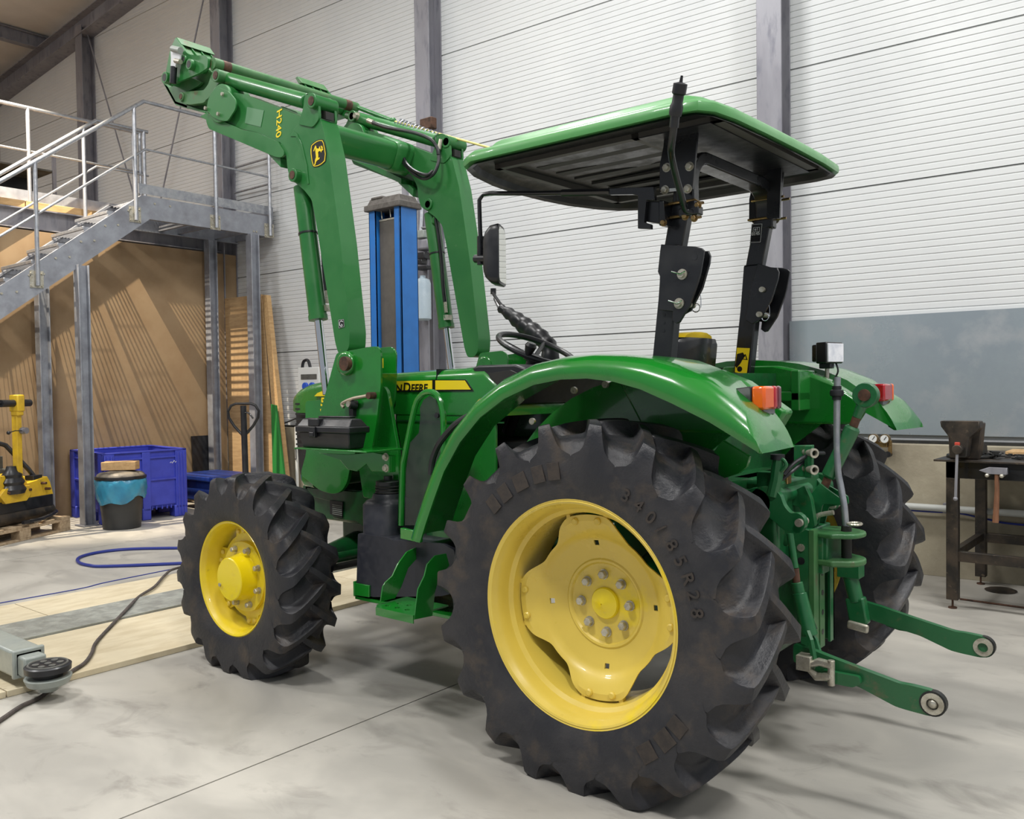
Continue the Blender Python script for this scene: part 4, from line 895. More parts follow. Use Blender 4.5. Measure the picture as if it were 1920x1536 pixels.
# joystick hoses in a black sleeve behind the wheel
hp = [P3(938, 545, .35), P3(945, 572, .36), P3(975, 598, .38), P3(1010, 625, .38), P3(1030, 650, .38), P3(1038, 690, .36)]
obj('hose_sleeve', B().tube(smoothline([P3(937, 577, .36), P3(960, 592, .37), P3(985, 612, .38), P3(1010, 630, .38), P3(1030, 655, .38), P3(1030, 700, .36)], 5), [.020+.026*min(1, i/9)+.005*sin(i*2.1) for i in range(26)], 12), BLACK, T, smooth=60)
obj('loader_hose', B().tube(smoothline([P3(928, 560, .42), P3(940, 583, .38), P3(955, 596, .37)]), .010, 8).tube(smoothline([P3(924, 542, .44), P3(926, 552, .43), P3(938, 570, .40), P3(952, 586, .38)]), .010, 8).cyl(P3(925, 541, .44), P3(925, 552, .44), .016), BLACK, T)
# ---- platform, door frame guard, fuel tank, steps
obj('platform', B().bx(-.98, -.30, -.62, .66, .74, .765), GDARK, T); 
obj('platform_edge', B().prism(AY(-.66, [(750, 990), (787, 998), (787, 1018), (750, 1010)]), -.66, -.64), GREEN, T, bevel=.003)
obj('rubber_mat', B().bx(-.95, -.4, -.6, .62, .765, .775), BLACK, T)
gy = -.55
gp = AY(gy, [(752, 985), (755, 880), (760, 850), (778, 765), (790, 742), (805, 735), (820, 742), (829, 765), (832, 800), (831, 880), (829, 990)])
g = obj('guard_frame', B().tube(smoothline([Vector((x, gy, z)) for x, z in gp], 5), .014, 10), GREEN, T)
obj('guard_pane', B().prism(AY(gy, [(760, 985), (762, 880), (770, 830), (786, 812), (789, 780), (788, 765), (795, 750), (806, 742), (818, 750), (826, 770), (828, 800), (827, 985)]), gy-.003, gy+.003), DUSTW, g)
obj('pane_bolt', B().cyl((AY(gy, [(821, 779)])[0][0], gy-.01, AY(gy, [(821, 779)])[0][1]), (AY(gy, [(821, 779)])[0][0], gy, AY(gy, [(821, 779)])[0][1]), .012, n=10), BLACK, g)
hr_ = AY(-.62, [(808, 890), (812, 860), (825, 830), (850, 800), (872, 784), (884, 780), (900, 782)])
obj('grab_handle', B().tube(smoothline([Vector((x, -.62, z)) for x, z in hr_], 5), .014, 10), BLACK, T)
# fuel tank
ty = -.62
tk = [(668, 1110), (671, 1000), (725, 1008), (735, 1013), (830, 1020), (852, 1032), (852, 1112), (828, 1118), (700, 1120)]
obj('fuel_tank', B().prism(roundpoly(AY(ty, tk), .012), ty, -.30), TANKM, T, bevel=.018, seg=3)
nx0 = AY(ty, [(670, 1000)])[0][0]; nx1 = AY(ty, [(723, 1000)])[0][0]; nz = AY(ty, [(700, 950)])[0][1]
def nsec(ins, z, r=.06): return [Vector((x, y, z)) for x, y in rrect(nx0+ins, ty+.003+ins, nx1-ins, ty+.22-ins, r, 5)]
obj('tank_neck', B().ring([nsec(0, .60), nsec(0, nz-.0), nsec(.012, nz+.02, .06), nsec(.03, nz+.028, .055), nsec(.038, nz+.05, .05)]), TANKM, T, smooth=50)
ccx = (nx0+nx1)/2; ccy = ty+.11; czz = nz+.075 
cap_ = obj('filler_cap', B().lathe([(.058, -.06), (.055, -.03), (.055, .0), (.058, .002), (.058, .03), (.052, .034), (.02, .036), (.02, .055), (.0, .056)], (ccx, ccy, czz), (0, 0, 1), 28), BLACK, T)
for k in range(3): cap_ and obj('cap_ring', B().tube([Vector((ccx+.059*cos(a), ccy+.059*sin(a), czz-.02+.014*k)) for a in [2*pi*j/24 for j in range(24)]], .004, 6, closed=True), DARK, cap_)
bz = AY(ty, [(668, 1110)])[0]
obj('tank_strap', B().prism(AY(ty-.006, [(666, 1093), (693, 1098), (693, 1120), (666, 1116)]), ty-.01, ty).bx(bz[0]-.01, bz[0]+.0, ty-.01, -.3, bz[1]-.02, bz[1]+.05).bx(bz[0]-.01, bz[0]+.62, ty, -.30, bz[1]-.035, bz[1]-.02), GREEN, T, bevel=.002)
# steps: two curved side plates and perforated tread, set at two depths
def steps():
    S1 = -.80; S0 = -.66
    # far side plate (left one) and near plate (right one) are planes of constant x
    xa_, xb2 = -1.05, -.80
    A_ = AX(xa_, [(785, 1024), (762, 1035), (745, 1058), (735, 1080), (722, 1092), (717, 1100), (713, 1128), (740, 1122), (752, 1100), (765, 1065), (792, 1035)])
    Bq = AX(xb2, [(836, 1038), (815, 1042), (800, 1058), (795, 1080), (783, 1105), (776, 1162), (810, 1155), (815, 1110), (822, 1085), (842, 1060)])
    par = obj('access_step', B().prism(Bq, xb2-.003, xb2+.003, axis='x'), GREEN, T, bevel=.001)
    obj('step_side_plate', B().prism(A_, xa_-.003, xa_+.003, axis='x'), GREEN, par, bevel=.001)
    yB = min(y for y, z in Bq); yA = min(y for y, z in A_); zl = (min(z for y, z in Bq)+min(z for y, z in A_))/2+.006; yo = min(yA, yB); yi = yo+.20
    holes = []
    for i in range(4):
        for j in range(2):
            holes.append([(xa_+.05+.058*i+.012*j+.012*cos(a), yo+.045+.055*j+.012*sin(a)) for a in [2*pi*k/12 for k in range(12)]])
    obj('step_tread', B().prism([(xa_, yo+.03), (xa_+.03, yo), (xb2, yo), (xb2, yi), (xa_, yi)], zl-.003, zl+.003, axis='z', holes=holes).bx(xa_+.03, xb2, yo-.004, yo, zl-.03, zl+.003), GREEN, par)
steps()
# ---- fenders
cz = HRR
def fender(mir):
    Y = (lambda y: my(y)) if mir else (lambda y: y)
    lip = AY(-.86, [(787, 1018), (797, 985), (812, 940), (832, 885), (862, 830), (900, 783), (945, 748), (1000, 722), (1050, 712), (1100, 710), (1150, 716), (1200, 730), (1260, 757), (1330, 792), (1385, 826), (1425, 851)])
    m = len(lip); secs = []
    for i, (x, z) in enumerate(lip):
        f_ = i/(m-1); th = math.atan2(z-cz, x); up = Vector((cos(th), sin(th))); g_ = max(0, (f_-.6)/.4); g_ = g_*g_*(3-2*g_)
        up = up.lerp(Vector((-.45, .89)), g_).normalized(); D = .086+(.150-.086)*g_
        def q(y, d): return Vector((x+up.x*d*D, Y(y), z+up.y*d*D))
        wi = -.60 if f_ < .25 else (-.60+.175*min(1, (f_-.25)/.2)); wi += (-.545-wi)*g_
        shx = -.035*g_; gw = max(0, min(1, (f_-.45)/.2))
        def sec(t, off=0):
            out_ = []
            Q = [(-.86, 0), (-.868, .2), (-.866, .45), (-.85, .70), (-.82, .9), (-.78, .98), (-.70, 1.0), (min(wi-.02, -.58), 1.0), (wi, .96), (wi, .96-.85*gw), (wi-.008, .96-.85*gw), (wi-.008, .85), (-.70, .9), (-.77, .88), (-.81, .8), (-.84, .62), (-.854, .4), (-.852, .0)]
            for k_, (y, d) in enumerate(Q):
                ins = k_ >= 10; s_ = max(0, min(1, (y+.78)/.2)); v = q(y, d*(1-t))
                v.x += shx*s_*(1-.45*t)+(.010*sin(pi*min(t, 1)) if not ins else 0)*g_-(.012 if (ins and t > 0) else 0)
                out_.append(v)
            return out_
        secs.append(sec(0))
    for t in (.06, .2, .4, .6, .8, .94, 1.0): secs.append(sec(t))
    o = obj('rear_fender', B().ring(secs), GREEN, T, smooth=50)
    # tail end: slanted face with rounded lower edge
    x, z = lip[-1]; e = secs[-1]
    return o, lip
fn_, lip = fender(False); ff_, _ = fender(True)
# flat console on the inner rear of each fender, inner fender plate, tail panels
def both(name, pts, y0, y1, m, bev=.003, par=None, par2=None, axis='y', smooth=35):
    a = obj(name, B().prism(pts, y0, y1), m, par or T, bevel=bev, smooth=smooth); c = obj(name, B().prism(pts, my(y0), my(y1)), m, par2 or par or T, bevel=bev, smooth=smooth); return a, c
innp = [(-.62, 1.02)]+[(.775*cos(radians(a)), cz+.80*sin(radians(a))) for a in range(140, 60, -8)]+[(.46, 1.335), (.50, 1.28), (.40, 1.24), (.22, 1.10), (.05, .90), (-.3, .80), (-.62, .80)]
both('inner_fender', innp, -.43, -.42, GREEN, 0)
con = [(-.12, 1.40), (-.08, 1.455), (.18, 1.452), (.30, 1.425), (.40, 1.385), (.55, 1.28), (.5, 1.2), (.0, 1.2)]
both('fender_console', con, -.44, -.36, GREEN, .012)
tailp = AY(-.43, [(1345, 900), (1350, 880), (1395, 820), (1445, 850), (1440, 868), (1425, 880), (1385, 893)])
obj('fender_brace', B().prism(tailp, -.60, -.585), GREEN, T, bevel=.002)
# lamps on the fenders
for mir in (False, True):
    Y = (lambda y: my(y)) if mir else (lambda y: y)
    p0 = AY(-.60, [(1404, 723), (1404, 768)]) ; zc_ = 1.345; 
    cx_ = .53
    def rs4(x, y0, y1, z0, z1): return [Vector((x, Y(y), z)) for y, z in ((y0, z0), (y1, z0), (y1, z1), (y0, z1))]
    par = obj('tail_lamp', B().ring([rs4(cx_-.075, -.655, -.56, 1.31, 1.36), rs4(cx_, -.675, -.535, 1.293, 1.368)]), BLACKP, T, bevel=.004)
    for (a, c, m_) in (((-.675, -.652, ORL), (-.652, -.535, REDL)) if mir else ((-.675, -.597, ORL), (-.597, -.568, REDL), (-.568, -.535, DREDL))):
        obj('lens', B().bx(cx_, cx_+.045, Y(a), Y(c), 1.293, 1.368), m_, par, bevel=.008, label='dark red lens segment' if m_ is DREDL else None)
    obj('lamp_bracket', B().bx(cx_-.03, cx_+.03, Y(-.65), Y(-.56), 1.278, 1.293), GALVD, par)
# work lamp on far fender
wl_ = Vector((.42, my(-.52), 1.56))
c_ = P3(1555, 662, .50)
RL = Matrix.Rotation(-.30, 3, 'Z'); LA = lambda x, y, z: c_+RL @ Vector((x, y, z))
o = obj('work_lamp', B().box(c_, (.055, .115, .092), RL).box(LA(-.04, 0, 0), (.04, .085, .075), RL), BLACKP, T, bevel=.006)
obj('lamp_lens', B().box(LA(.03, 0, 0), (.008, .105, .080), RL), LENS, o, bevel=.002); obj('lamp_bracket', B().box(c_+Vector((-.01, -.005, -.055)), (.05, .05, .025)), BLACKP, o, bevel=.004)
obj('lamp_stem', B().cyl(c_+Vector((-.01, 0, -.06)), c_+Vector((-.01, 0, -.13)), .009, n=10).cyl(c_+Vector((-.01, 0, -.125)), c_+Vector((-.01, 0, -.13)), .022, n=14), ZINC, o); obj('lamp_wire', B().tube(smoothline([c_+Vector((.02, .02, -.04)), c_+Vector((.03, .02, -.08)), c_+Vector((.01, .02, -.12))]), .004, 6), BLACK, o)
# cross panel between fenders behind the seat with bolts, brackets
b = B(); p = AY(YC, [(1440, 700)]);
obj('seat_deck', B().bx(-.35, .30, -.42, .46, .98, 1.02), GDARK, T)
rp_ = [(-.42, .98), (-.42, 1.30), (-.36, 1.42), (.40, 1.42), (.46, 1.30), (.46, .98)]
obj('rear_panel', B().prism([(y, z) for y, z in rp_], .16, .17, axis='x'), GDARK, T)
mb = obj('fender_mount', B().bx(.12, .32, .28, .40, 1.30, 1.34).bx(.28, .32, .28, .46, 1.26, 1.43).bx(.12, .32, -.36, -.24, 1.30, 1.34), GREEN, T, bevel=.006)
b = B()
for (px, py) in ((1485, 699), (1424, 717), (1530, 730), (1498, 729)): q = P3(px, py, .455); b.cyl(q, q+Vector((.0, -.02, 0)), .014, n=14)
obj('fender_bolts', b, ZINC, mb, kind='stuff')
b = B()
for (px, py) in ((1137, 721), (1078, 732), (1000, 790), (878, 868), (902, 800)): q = P3(px, py, -.44); b.cyl(q, q+Vector((0, -.012, 0)), .014, n=12)
obj('fender_bolts', b, ZINC, fn_, kind='stuff')
# seat
sx = -.02
sb = []
for z, w, x in ((1.25, .19, -.06), (1.40, .205, -.05), (1.50, .20, -.035), (1.545, .185, -.025), (1.568, .15, -.02)):
    sb.append([Vector((x+dx, YC+y, z)) for y, dx in ((-w, 0), (-w*.8, .03), (0, .045), (w*.8, .03), (w, 0), (w*.8, -.02), (0, -.005), (-w*.8, -.02))])
se = obj('seat_shell', loft(sb), BLACKP, T, smooth=60)
sb = []
for z, w, x in ((1.25, .18, -.11), (1.40, .195, -.105), (1.50, .195, -.095), (1.555, .18, -.085), (1.582, .15, -.075), (1.594, .09, -.07)):
    sb.append([Vector((x+dx, YC+y+(.05 if y < 0 else 0), z)) for y, dx in ((-w, .02), (-w*.9, .06), (0, .075), (w*.9, .06), (w, .02), (w*.9, -.05), (0, -.02), (-w*.9, -.05))])
obj('seat_back_cushion', loft(sb), YSEAT, se, smooth=60)
obj('seat_cushion', B().bx(-.48, .0, YC-.23, YC+.23, 1.14, 1.25), YSEAT, se, bevel=.04, seg=3); obj('seat_base', B().bx(-.4, .02, YC-.16, YC+.2, 1.0, 1.14), BLACK, se, bevel=.01)
# ---- roll bar
def post(mir):
    s_ = my if mir else (lambda y: y)
    y0, y1 = s_(-.37), s_(-.315)
    lo = [(-.03, 1.20), (.05, 1.18), (.072, 1.455), (.10, 1.70), (.118, 1.90), (.043, 1.90), (.025, 1.70), (-.005, 1.46)]
    o = obj('roll_bar_post', B().prism(lo, y0, y1), BLACKP, T, bevel=.006)
    up = [(.045, 1.88), (.122, 1.88), (.165, 2.08), (.175, 2.22), (.10, 2.22), (.088, 2.08)]
    obj('upper_post', B().prism(up, s_(-.365), s_(-.32)), BLACKP, o, bevel=.006)
    Z6 = lambda l: [(1180+a*.2344, 340+b_*.2344) for a, b_ in l]
    pl = AY(-.385, Z6([(258, 505), (470, 520), (530, 522), (580, 535), (602, 555), (595, 600), (575, 720), (555, 800), (490, 990), (405, 1130), (378, 1138), (345, 1112), (352, 1040), (240, 1030), (248, 760), (232, 725), (250, 560)]))
    h = obj('hinge_plate', B().prism(pl, s_(-.39), s_(-.378)), BLACKP, o, bevel=.002)
    pl2 = AY(-.30, Z6([(470, 520), (600, 560), (640, 560), (655, 600), (648, 660), (590, 860), (500, 1035), (420, 1080), (360, 1040), (420, 700)]))
    obj('hinge_plate', B().prism(pl2, s_(-.308), s_(-.296)), BLACKP, o, bevel=.002)
    for (a, c) in ((425, 745), (400, 978)):
        q = AY(-.39, Z6([(a, c)]))[0]; pn = obj('hinge_pin', B().cyl((q[0], s_(-.405), q[1]), (q[0], s_(-.28), q[1]), .012, n=14).cyl((q[0], s_(-.395), q[1]), (q[0], s_(-.39), q[1]), .02, n=16), ZINC, o)
        obj('pin_clip', B().tube([(q[0]-.035, s_(-.41), q[1]+.012), (q[0], s_(-.408), q[1]), (q[0]+.02, s_(-.408), q[1]+.008)], .0025, 6), CHROME, pn)
    q = AY(-.386, Z6([(527, 607)]))[0]; obj('hinge_hole', B().cyl((q[0], s_(-.391), q[1]), (q[0], s_(-.3905), q[1]), .011, n=16), BLACK, h)
    b = B()
    for (a, c) in ((278, 1068), (275, 1132), (274, 1196)): q = AY(-.371, Z6([(a, c)]))[0]; b.cyl((q[0], s_(-.3705), q[1]), (q[0], s_(-.3712), q[1]), .006, n=10)
    obj('post_holes', b, BLACK, o)
    q = [P3(*Z6([pp])[0], -.30) for pp in ((545, 850), (570, 920), (572, 1010))]
    f_ = lambda v: Vector((v.x, s_(v.y), v.z))
    obj('clip_wire', B().tube(smoothline([f_(v) for v in q]), .0015, 5).tube([f_(q[2])+Vector((.016*cos(a)-.02, 0, .016*sin(a))) for a in [2*pi*k/16 for k in range(16)]], .002, 5, closed=True), CHROME, o)
    return o
np_ = post(False); fp_ = post(True)
# cross tube with rounded corners
ztop = 2.235; xt = .137
arcp = [(xt, YC-.36+.0, 2.10)]
cp = [Vector((xt, my(-.343), 2.05)), Vector((xt, my(-.343), 2.13))]+[Vector((xt, my(-.343)-.10*(1-cos(a)), 2.13+.10*sin(a))) for a in (.3, .6, .9, 1.2, 1.5)]+[Vector((xt, my(-.343)-.12, 2.23)), Vector((xt, -.343+.12, 2.23))]+[Vector((xt, -.343+.10*(1-cos(a)), 2.13+.10*sin(a))) for a in (1.5, 1.2, .9, .6, .3)]+[Vector((xt, -.343, 2.13)), Vector((xt, -.343, 2.05))]
rings = []
for i, c in enumerate(cp):
    a = cp[max(i-1, 0)]; e = cp[min(i+1, len(cp)-1)]; t_ = (e-a).normalized(); nn = Vector((1, 0, 0)).cross(t_).normalized()
    rings.append([c+Vector((dx, 0, 0))+nn*dn for dx, dn in ((-.038, -.024), (.038, -.024), (.038, .024), (-.038, .024))])
obj('cross_tube', B().ring(rings), BLACKP, T, bevel=.006)
for mir in (False, True):
    s_ = my if mir else (lambda y: y)
    pl = [(.043, 2.10), (.045, 2.20), (.062, 2.27), (.066, 2.31), (.205, 2.31), (.20, 2.26), (.18, 2.09)]
    o = obj('canopy_plate', B().prism(pl, s_(-.385), s_(-.373)), BLACKP, T, bevel=.002)
    b = B()
    for px, py in ((1249, 314), (1292, 312), (1246, 356), (1288.5, 354)): q = AY(-.39, [(px, py)])[0]; b.hexnut((q[0], s_(-.385), q[1]), (0, -1 if not mir else 1, 0), .013, .012, .017)
    obj('plate_bolts', b, ZINC, o, kind='stuff')
obj('white_label', B().prism(AY(-.386, [(1255, 353.5), (1280, 352), (1280, 358), (1255, 359)]), -.387, -.385), STICKW, bpy.data.objects['canopy_plate'])
# yellow pictogram sticker on the far post, approval label
fo = my(-.315)-.001
a_ = AY(fo, [(1382, 652), (1406, 653), (1400, 703), (1378, 698)])
stk = obj('warning_sticker', B().prism(a_, fo-.001, fo), STICKY, fp_)
obj('sticker_pictogram', B().prism(AY(fo-.001, [(1382, 664), (1393, 661), (1397, 668), (1392, 675), (1388, 682), (1381, 690), (1379, 686)]), fo-.002, fo-.001).prism(AY(fo-.001, [(1393, 668), (1398, 664), (1402, 675), (1392, 674), (1392, 672.6), (1399.5, 673.4), (1397.5, 667)]), fo-.002, fo-.001).cyl((AY(fo, [(1387, 692)])[0][0], fo-.002, AY(fo, [(1387, 692)])[0][1]), (AY(fo, [(1387, 692)])[0][0], fo-.001, AY(fo, [(1387, 692)])[0][1]), .012, n=16), STICKB, stk)
def outline(b, pts, y, w=.0012):
    k = len(pts)
    for i in range(k):
        a, c = Vector(pts[i]), Vector(pts[(i+1) % k]); d = (c-a).normalized(); n_ = Vector((-d.y, d.x))*w
        b.prism([tuple(a-n_), tuple(c-n_), tuple(c+n_), tuple(a+n_)], y-.001, y)
fo2 = my(-.32)-.001
lb = obj('approval_label', B().prism(AY(fo2, [(1410, 420), (1430, 419), (1426, 455), (1406, 456)]), fo2-.0008, fo2), STICKB, fp_)
b = B(); outline(b, AY(fo2, [(1410, 421), (1429, 420), (1426, 454), (1407, 455)]), fo2-.001, .0009); outline(b, AY(fo2, [(1413, 427), (1424.5, 426.3), (1424, 434.5), (1412, 435)]), fo2-.001, .0009)
for k in range(3): outline(b, AY(fo2, [(1408, 444+k*3.2), (1426, 443.4+k*3.2)]), fo2-.001, .0012)
obj('label_lines', b, STICKW, lb)
q = AY(fo2-.001, [(1409.5, 442), (1414.5, 433)]); text('label_lettering', '0145', STICKW, lb, .019, (q[0][0], fo2-.0025, q[0][1]), (1, 0, 0), (0, 0, 1), ext=.0004, bold=.0005); text('label_lettering', 'e1', STICKW, lb, .019, (q[1][0], fo2-.0025, q[1][1]), (1, 0, 0), (0, 0, 1), ext=.0004, bold=.0004)
# U-bolts
for mir, rows in ((True, (376, 411)), (False, (381, 407))):
    s_ = my if mir else (lambda y: y)
    for py in rows:
        z = AY(my(-.33) if mir else -.38, [(1430 if mir else 1262, py)])[0][1]; xm = .105+.2*(z-2.0)
        obj('u_bolt', B().tube([(xm+.09, s_(-.375), z), (xm-.055, s_(-.375), z), (xm-.055, s_(-.31), z), (xm+.09, s_(-.31), z)] if mir else [(xm-.09, s_(-.378), z), (xm+.07, s_(-.378), z), (xm+.07, s_(-.31), z), (xm-.09, s_(-.31), z)], .0055, 8), BRASSY, T)
obj('side_gusset', B().prism(AY(my(-.30), [(1442, 285), (1468, 300), (1464, 410), (1440, 410)]), my(-.30), my(-.285)), BLACKP, T)
# mirror arm: clamp, arm, mirror
Z5 = lambda l: [(840+a*.3958, 160+b_*.3958) for a, b_ in l]
my_ = -.42
obj('clamp_block', B().prism(AY(my_, Z5([(1000, 545), (1020, 545), (1030, 660), (1000, 665)])), my_, my_+.11).prism(AY(my_, Z5([(945, 548), (1000, 550), (1000, 655), (935, 645)])), my_+.0, my_+.05), BLACKP, T, bevel=.003)
arm = obj('mirror_bracket', B().prism(AY(my_-.01, Z5([(760, 490), (980, 482), (985, 545), (945, 545), (935, 650), (965, 660), (965, 682), (905, 680), (905, 525), (880, 518), (760, 520)])), my_-.02, my_+.0), BLACKP, T, bevel=.003)
ma = [P3(*q_, my_-.01-k*.004) for k, q_ in enumerate(Z5([(770, 505), (400, 512), (200, 512), (165, 518), (148, 545), (150, 620), (155, 750), (155, 850)]))]
obj('mirror_arm', B().tube(ma, .0095, 10).tube([ma[0], ma[0].lerp(ma[1], .6)], .014, 8), BLACKP, arm)
obj('arm_sleeve', B().tube([ma[6]+Vector((0, 0, .03)), ma[7]], .016, 10), BLACKP, arm); ym = ma[7].y
obj('mirror_joint', B().cyl(P3(*Z5([(130, 822)])[0], ym), P3(*Z5([(182, 822)])[0], ym), .018, n=12), BLACK, arm)
# mirror head: a shallow shell facing rearward, toward the driver
mc = [P3(*Z5([q_])[0], ym) for q_ in ((228, 660), (250, 690), (258, 930), (248, 946), (210, 940), (225, 700))]
zT = mc[0].z; zB = mc[3].z; xM = P3(*Z5([(222, 800)])[0], ym).x; hw = .085
MR = Matrix.Rotation(.50, 3, 'Z'); MC = Vector((xM, ym+.02, (zT+zB)/2))
def msec(x, s, y0=0): return [MC+MR @ Vector((x-xM, y0+yy*s, zz*s)) for yy, zz in roundpoly([(-hw, -(zT-zB)/2), (hw, -(zT-zB)/2), (hw, (zT-zB)/2*.8), (hw*.6, (zT-zB)/2), (-hw*.9, (zT-zB)/2)], .03, 3)]
mh = obj('mirror_housing', B().ring([msec(xM-.055, .55), msec(xM-.045, .75), msec(xM-.02, .95), msec(xM+.012, 1), msec(xM+.018, .98)]), BLACK, arm, smooth=50)
obj('mirror_glass', B().ring([msec(xM+.0185, .9), msec(xM+.020, .9)]), MIRROR, mh)
# beacon stem (rotating light post) on near upper post
bp = [P3(*q_, yy_) for q_, yy_ in zip(Z5([(1165, 600), (1125, 590), (1105, 520), (1080, 430), (1060, 340), (1058, 290), (1070, 200), (1078, 130), (1090, 60)]), (-.42, -.43, -.48, -.54, -.61, -.66, -.70, -.71, -.72))]
bs = obj('beacon_stem', B().tube(smoothline(bp[:-1]+[bp[-2].lerp(bp[-1], .3)], 4), .0125, 12).tube([bp[6], bp[7]], .016, 12), BLACKP, T)
tt = bp[8]-bp[7]; tt.normalize()
obj('stem_socket', B().lathe([(.02, -.01), (.022, 0), (.022, .02), (.018, .03), (.018, .055), (.023, .06), (.023, .09), (.006, .095), (.004, .115)], bp[7], tt, 16), BLACK, bs)
obj('stem_clamp', B().box(P3(*Z5([(1150, 600)])[0], -.41), (.08, .04, .03)).box(P3(*Z5([(1165, 570)])[0], -.41), (.03, .04, .03)), BLACKP, bs, bevel=.004)
b = B()
for q_ in ((1185, 570), (1125, 622), (1168, 630), (1022, 652)): c = P3(*Z5([q_])[0], -.415); b.hexnut(c, (0, -1, 0), .010, .012, .014)
obj('clamp_nuts', b, BRASSY, bs, kind='stuff')
# ---- canopy
def zc_(y): return 2.293+.012*y
per = [(-.66, -.66), (-.74, -.61), (-.80, -.50), (-.86, -.30), (-.895, -.08), (-.90, .12), (-.885, .32), (-.83, .52), (-.77, .63), (-.69, .685), (-.50, .69), (-.2, .69), (.1, .69), (.26, .69), (.335, .67), (.37, .62), (.385, .4), (.39, .1), (.39, -.2), (.385, -.45), (.37, -.58), (.335, -.64), (.26, -.66), (.0, -.66), (-.3, -.66), (-.5, -.66)]
cxm, cym = -.24, .02
def csec(s, dz, sx=None):
    return [Vector((cxm+(x-cxm)*(sx or s), cym+(y-cym)*s, zc_(y)+dz)) for x, y in per]
cnp = obj('canopy', B().ring([csec(.96, .0), csec(1.0, .0), csec(1.004, .012), csec(1.0, .03), csec(.975, .045), csec(.93, .050), csec(.90, .052), csec(.86, .085), csec(.83, .098), csec(.78, .106), csec(.60, .112), csec(.01, .116)], cap=False), mat('green_canopy_plastic', (84, 150, 84), (76, 142, 78), rough=.42, coat=.3, scale=3), T, smooth=40)
obj('canopy_liner', B().ring([csec(.965, -.001), csec(.985, -.012), csec(.955, -.004), csec(.94, .02), csec(.9, .03), csec(.01, .03)], cap=False), BLACK, cnp, smooth=40)
b = B()
for y in (-.30, -.16, -.02, .12, .26, .40): b.bx(-.60, .05, y, y+.05, 2.315, 2.325)
obj('liner_ribs', b, mat('liner_grey', (40, 39, 38), rough=.6), cnp)
fr_ = mat('frame_grey', (66, 64, 62), rough=.5)
fz = 2.296
obj('canopy_frame', B().bx(-.70, .33, -.46, -.43, fz, fz+.03).bx(-.70, .33, .46, .49, fz, fz+.03).bx(-.70, -.67, -.46, .49, fz, fz+.03).bx(.29, .33, -.46, .49, fz, fz+.03).bx(-.03, 0, -.46, .49, fz, fz+.03), fr_, cnp)
obj('canopy_side_pan', B().bx(0, .29, -.46, .49, fz-.004, fz+.0), BLACK, cnp)
# ================================================================ FRONT LOADER (part of the tractor)
Z6b = lambda l: [(280+a*.16929, 60+b_*.16929) for a, b_ in l]
Z2 = lambda l: [(400+a*.26042, b_*.26042) for a, b_ in l]
boom = AY(-.50, [(430, 172), (459, 177), (500, 193), (560, 217), (585, 228), (575, 245), (540, 272), (527, 268), (480, 248), (456, 243), (427, 231), (402, 221), (396, 200), (410, 178)])
knee = AY(-.50, [(525, 264), (552, 244), (566, 226), (574, 221), (603, 223), (618, 290), (640, 455), (657, 623), (656, 652), (648, 664), (636, 664), (630, 643), (612, 530), (594, 417), (586, 375), (572, 357), (556, 344), (546, 337), (540.6, 318), (538, 290)])
flange = AY(-.51, [(387.5, 209), (388, 229), (393, 242), (455, 268), (517, 294.5), (528, 296), (534, 291), (533, 283), (522, 265.7), (480, 248), (456, 243.7), (427, 231), (402, 221)])
n_boom, f_boom = both('loader_boom', roundpoly(boom, .02, 3), -.50, -.405, GLOAD, .004)
n_arm, f_arm = both('loader_arm', roundpoly(knee, .02, 3), -.505, -.40, GLOAD, .005)
both('boom_flange', roundpoly(flange, .015, 3), -.515, -.503, GLOAD, .001, n_boom, f_boom)
both('flange_web', AY(-.46, [(388, 222), (520, 290), (520, 278), (400, 215)]), -.505, -.40, GLOAD, .001, n_boom, f_boom)
both('stop_tab', AY(-.45, [(512, 287), (533, 291), (541, 300), (541, 317)]), -.50, -.42, GLOAD, .002, n_boom, f_boom)
both('weld_plate', AY(-.506, [(545, 256), (551, 246), (557, 250), (567, 272), (576, 310), (580, 345), (577, 345), (573, 312), (564, 275), (555, 256)]), -.509, -.505, GLOAD, .001, n_arm, f_arm)
ear = roundpoly(AY(-.50, [(562, 234), (572, 205), (574, 182), (582, 174), (593, 176), (600, 190), (602, 224), (590, 240)]), .02, 3)
both('knee_ear', ear, -.512, -.497, GLOAD, .002, n_arm, f_arm); both('knee_ear', ear, -.41, -.395, GLOAD, .002, n_arm, f_arm)
both('knee_pocket', AY(-.47, [(602, 207), (613, 209), (613, 224), (602, 222)]), -.475, -.425, DARK, .001, n_arm, f_arm)
def boss(px, py, y0, y1, r, m=GWORN, name='pivot_boss', par=None, both_=True, ref=None, core=True):
    q = AY(ref if ref is not None else y0, [(px, py)])[0]
    for s_, pr in ((lambda y: y, n_arm), (my, f_arm)) if both_ else ((lambda y: y, n_arm),):
        o = obj(name, B().cyl((q[0], s_(y0), q[1]), (q[0], s_(y1), q[1]), r, n=24), m, par or pr, bevel=.003)
        if core: obj('pin', B().cyl((q[0], s_(y0)-.003*(1 if s_(1) > 0 and s_(y0) < 0 else -1), q[1]), (q[0], s_(y1), q[1]), r*.62, n=18), RUST, o)
    return q
boss(583.5, 189, -.535, -.39, .036, GLOAD); boss(548, 328, -.54, -.39, .034, GLOAD)
q = AY(-.46, [(570, 255)])[0]
dc = roundpoly(AY(-.535, [(408.7, 163), (429, 171.7), (442.5, 188), (442.5, 204), (427, 227.6), (412, 226), (398.5, 219), (388, 206), (390, 188), (398, 172)]), .02, 3)
c_n, c_f = both('pivot_cover', dc, -.537, -.528, GLOAD, .001, n_boom, f_boom)
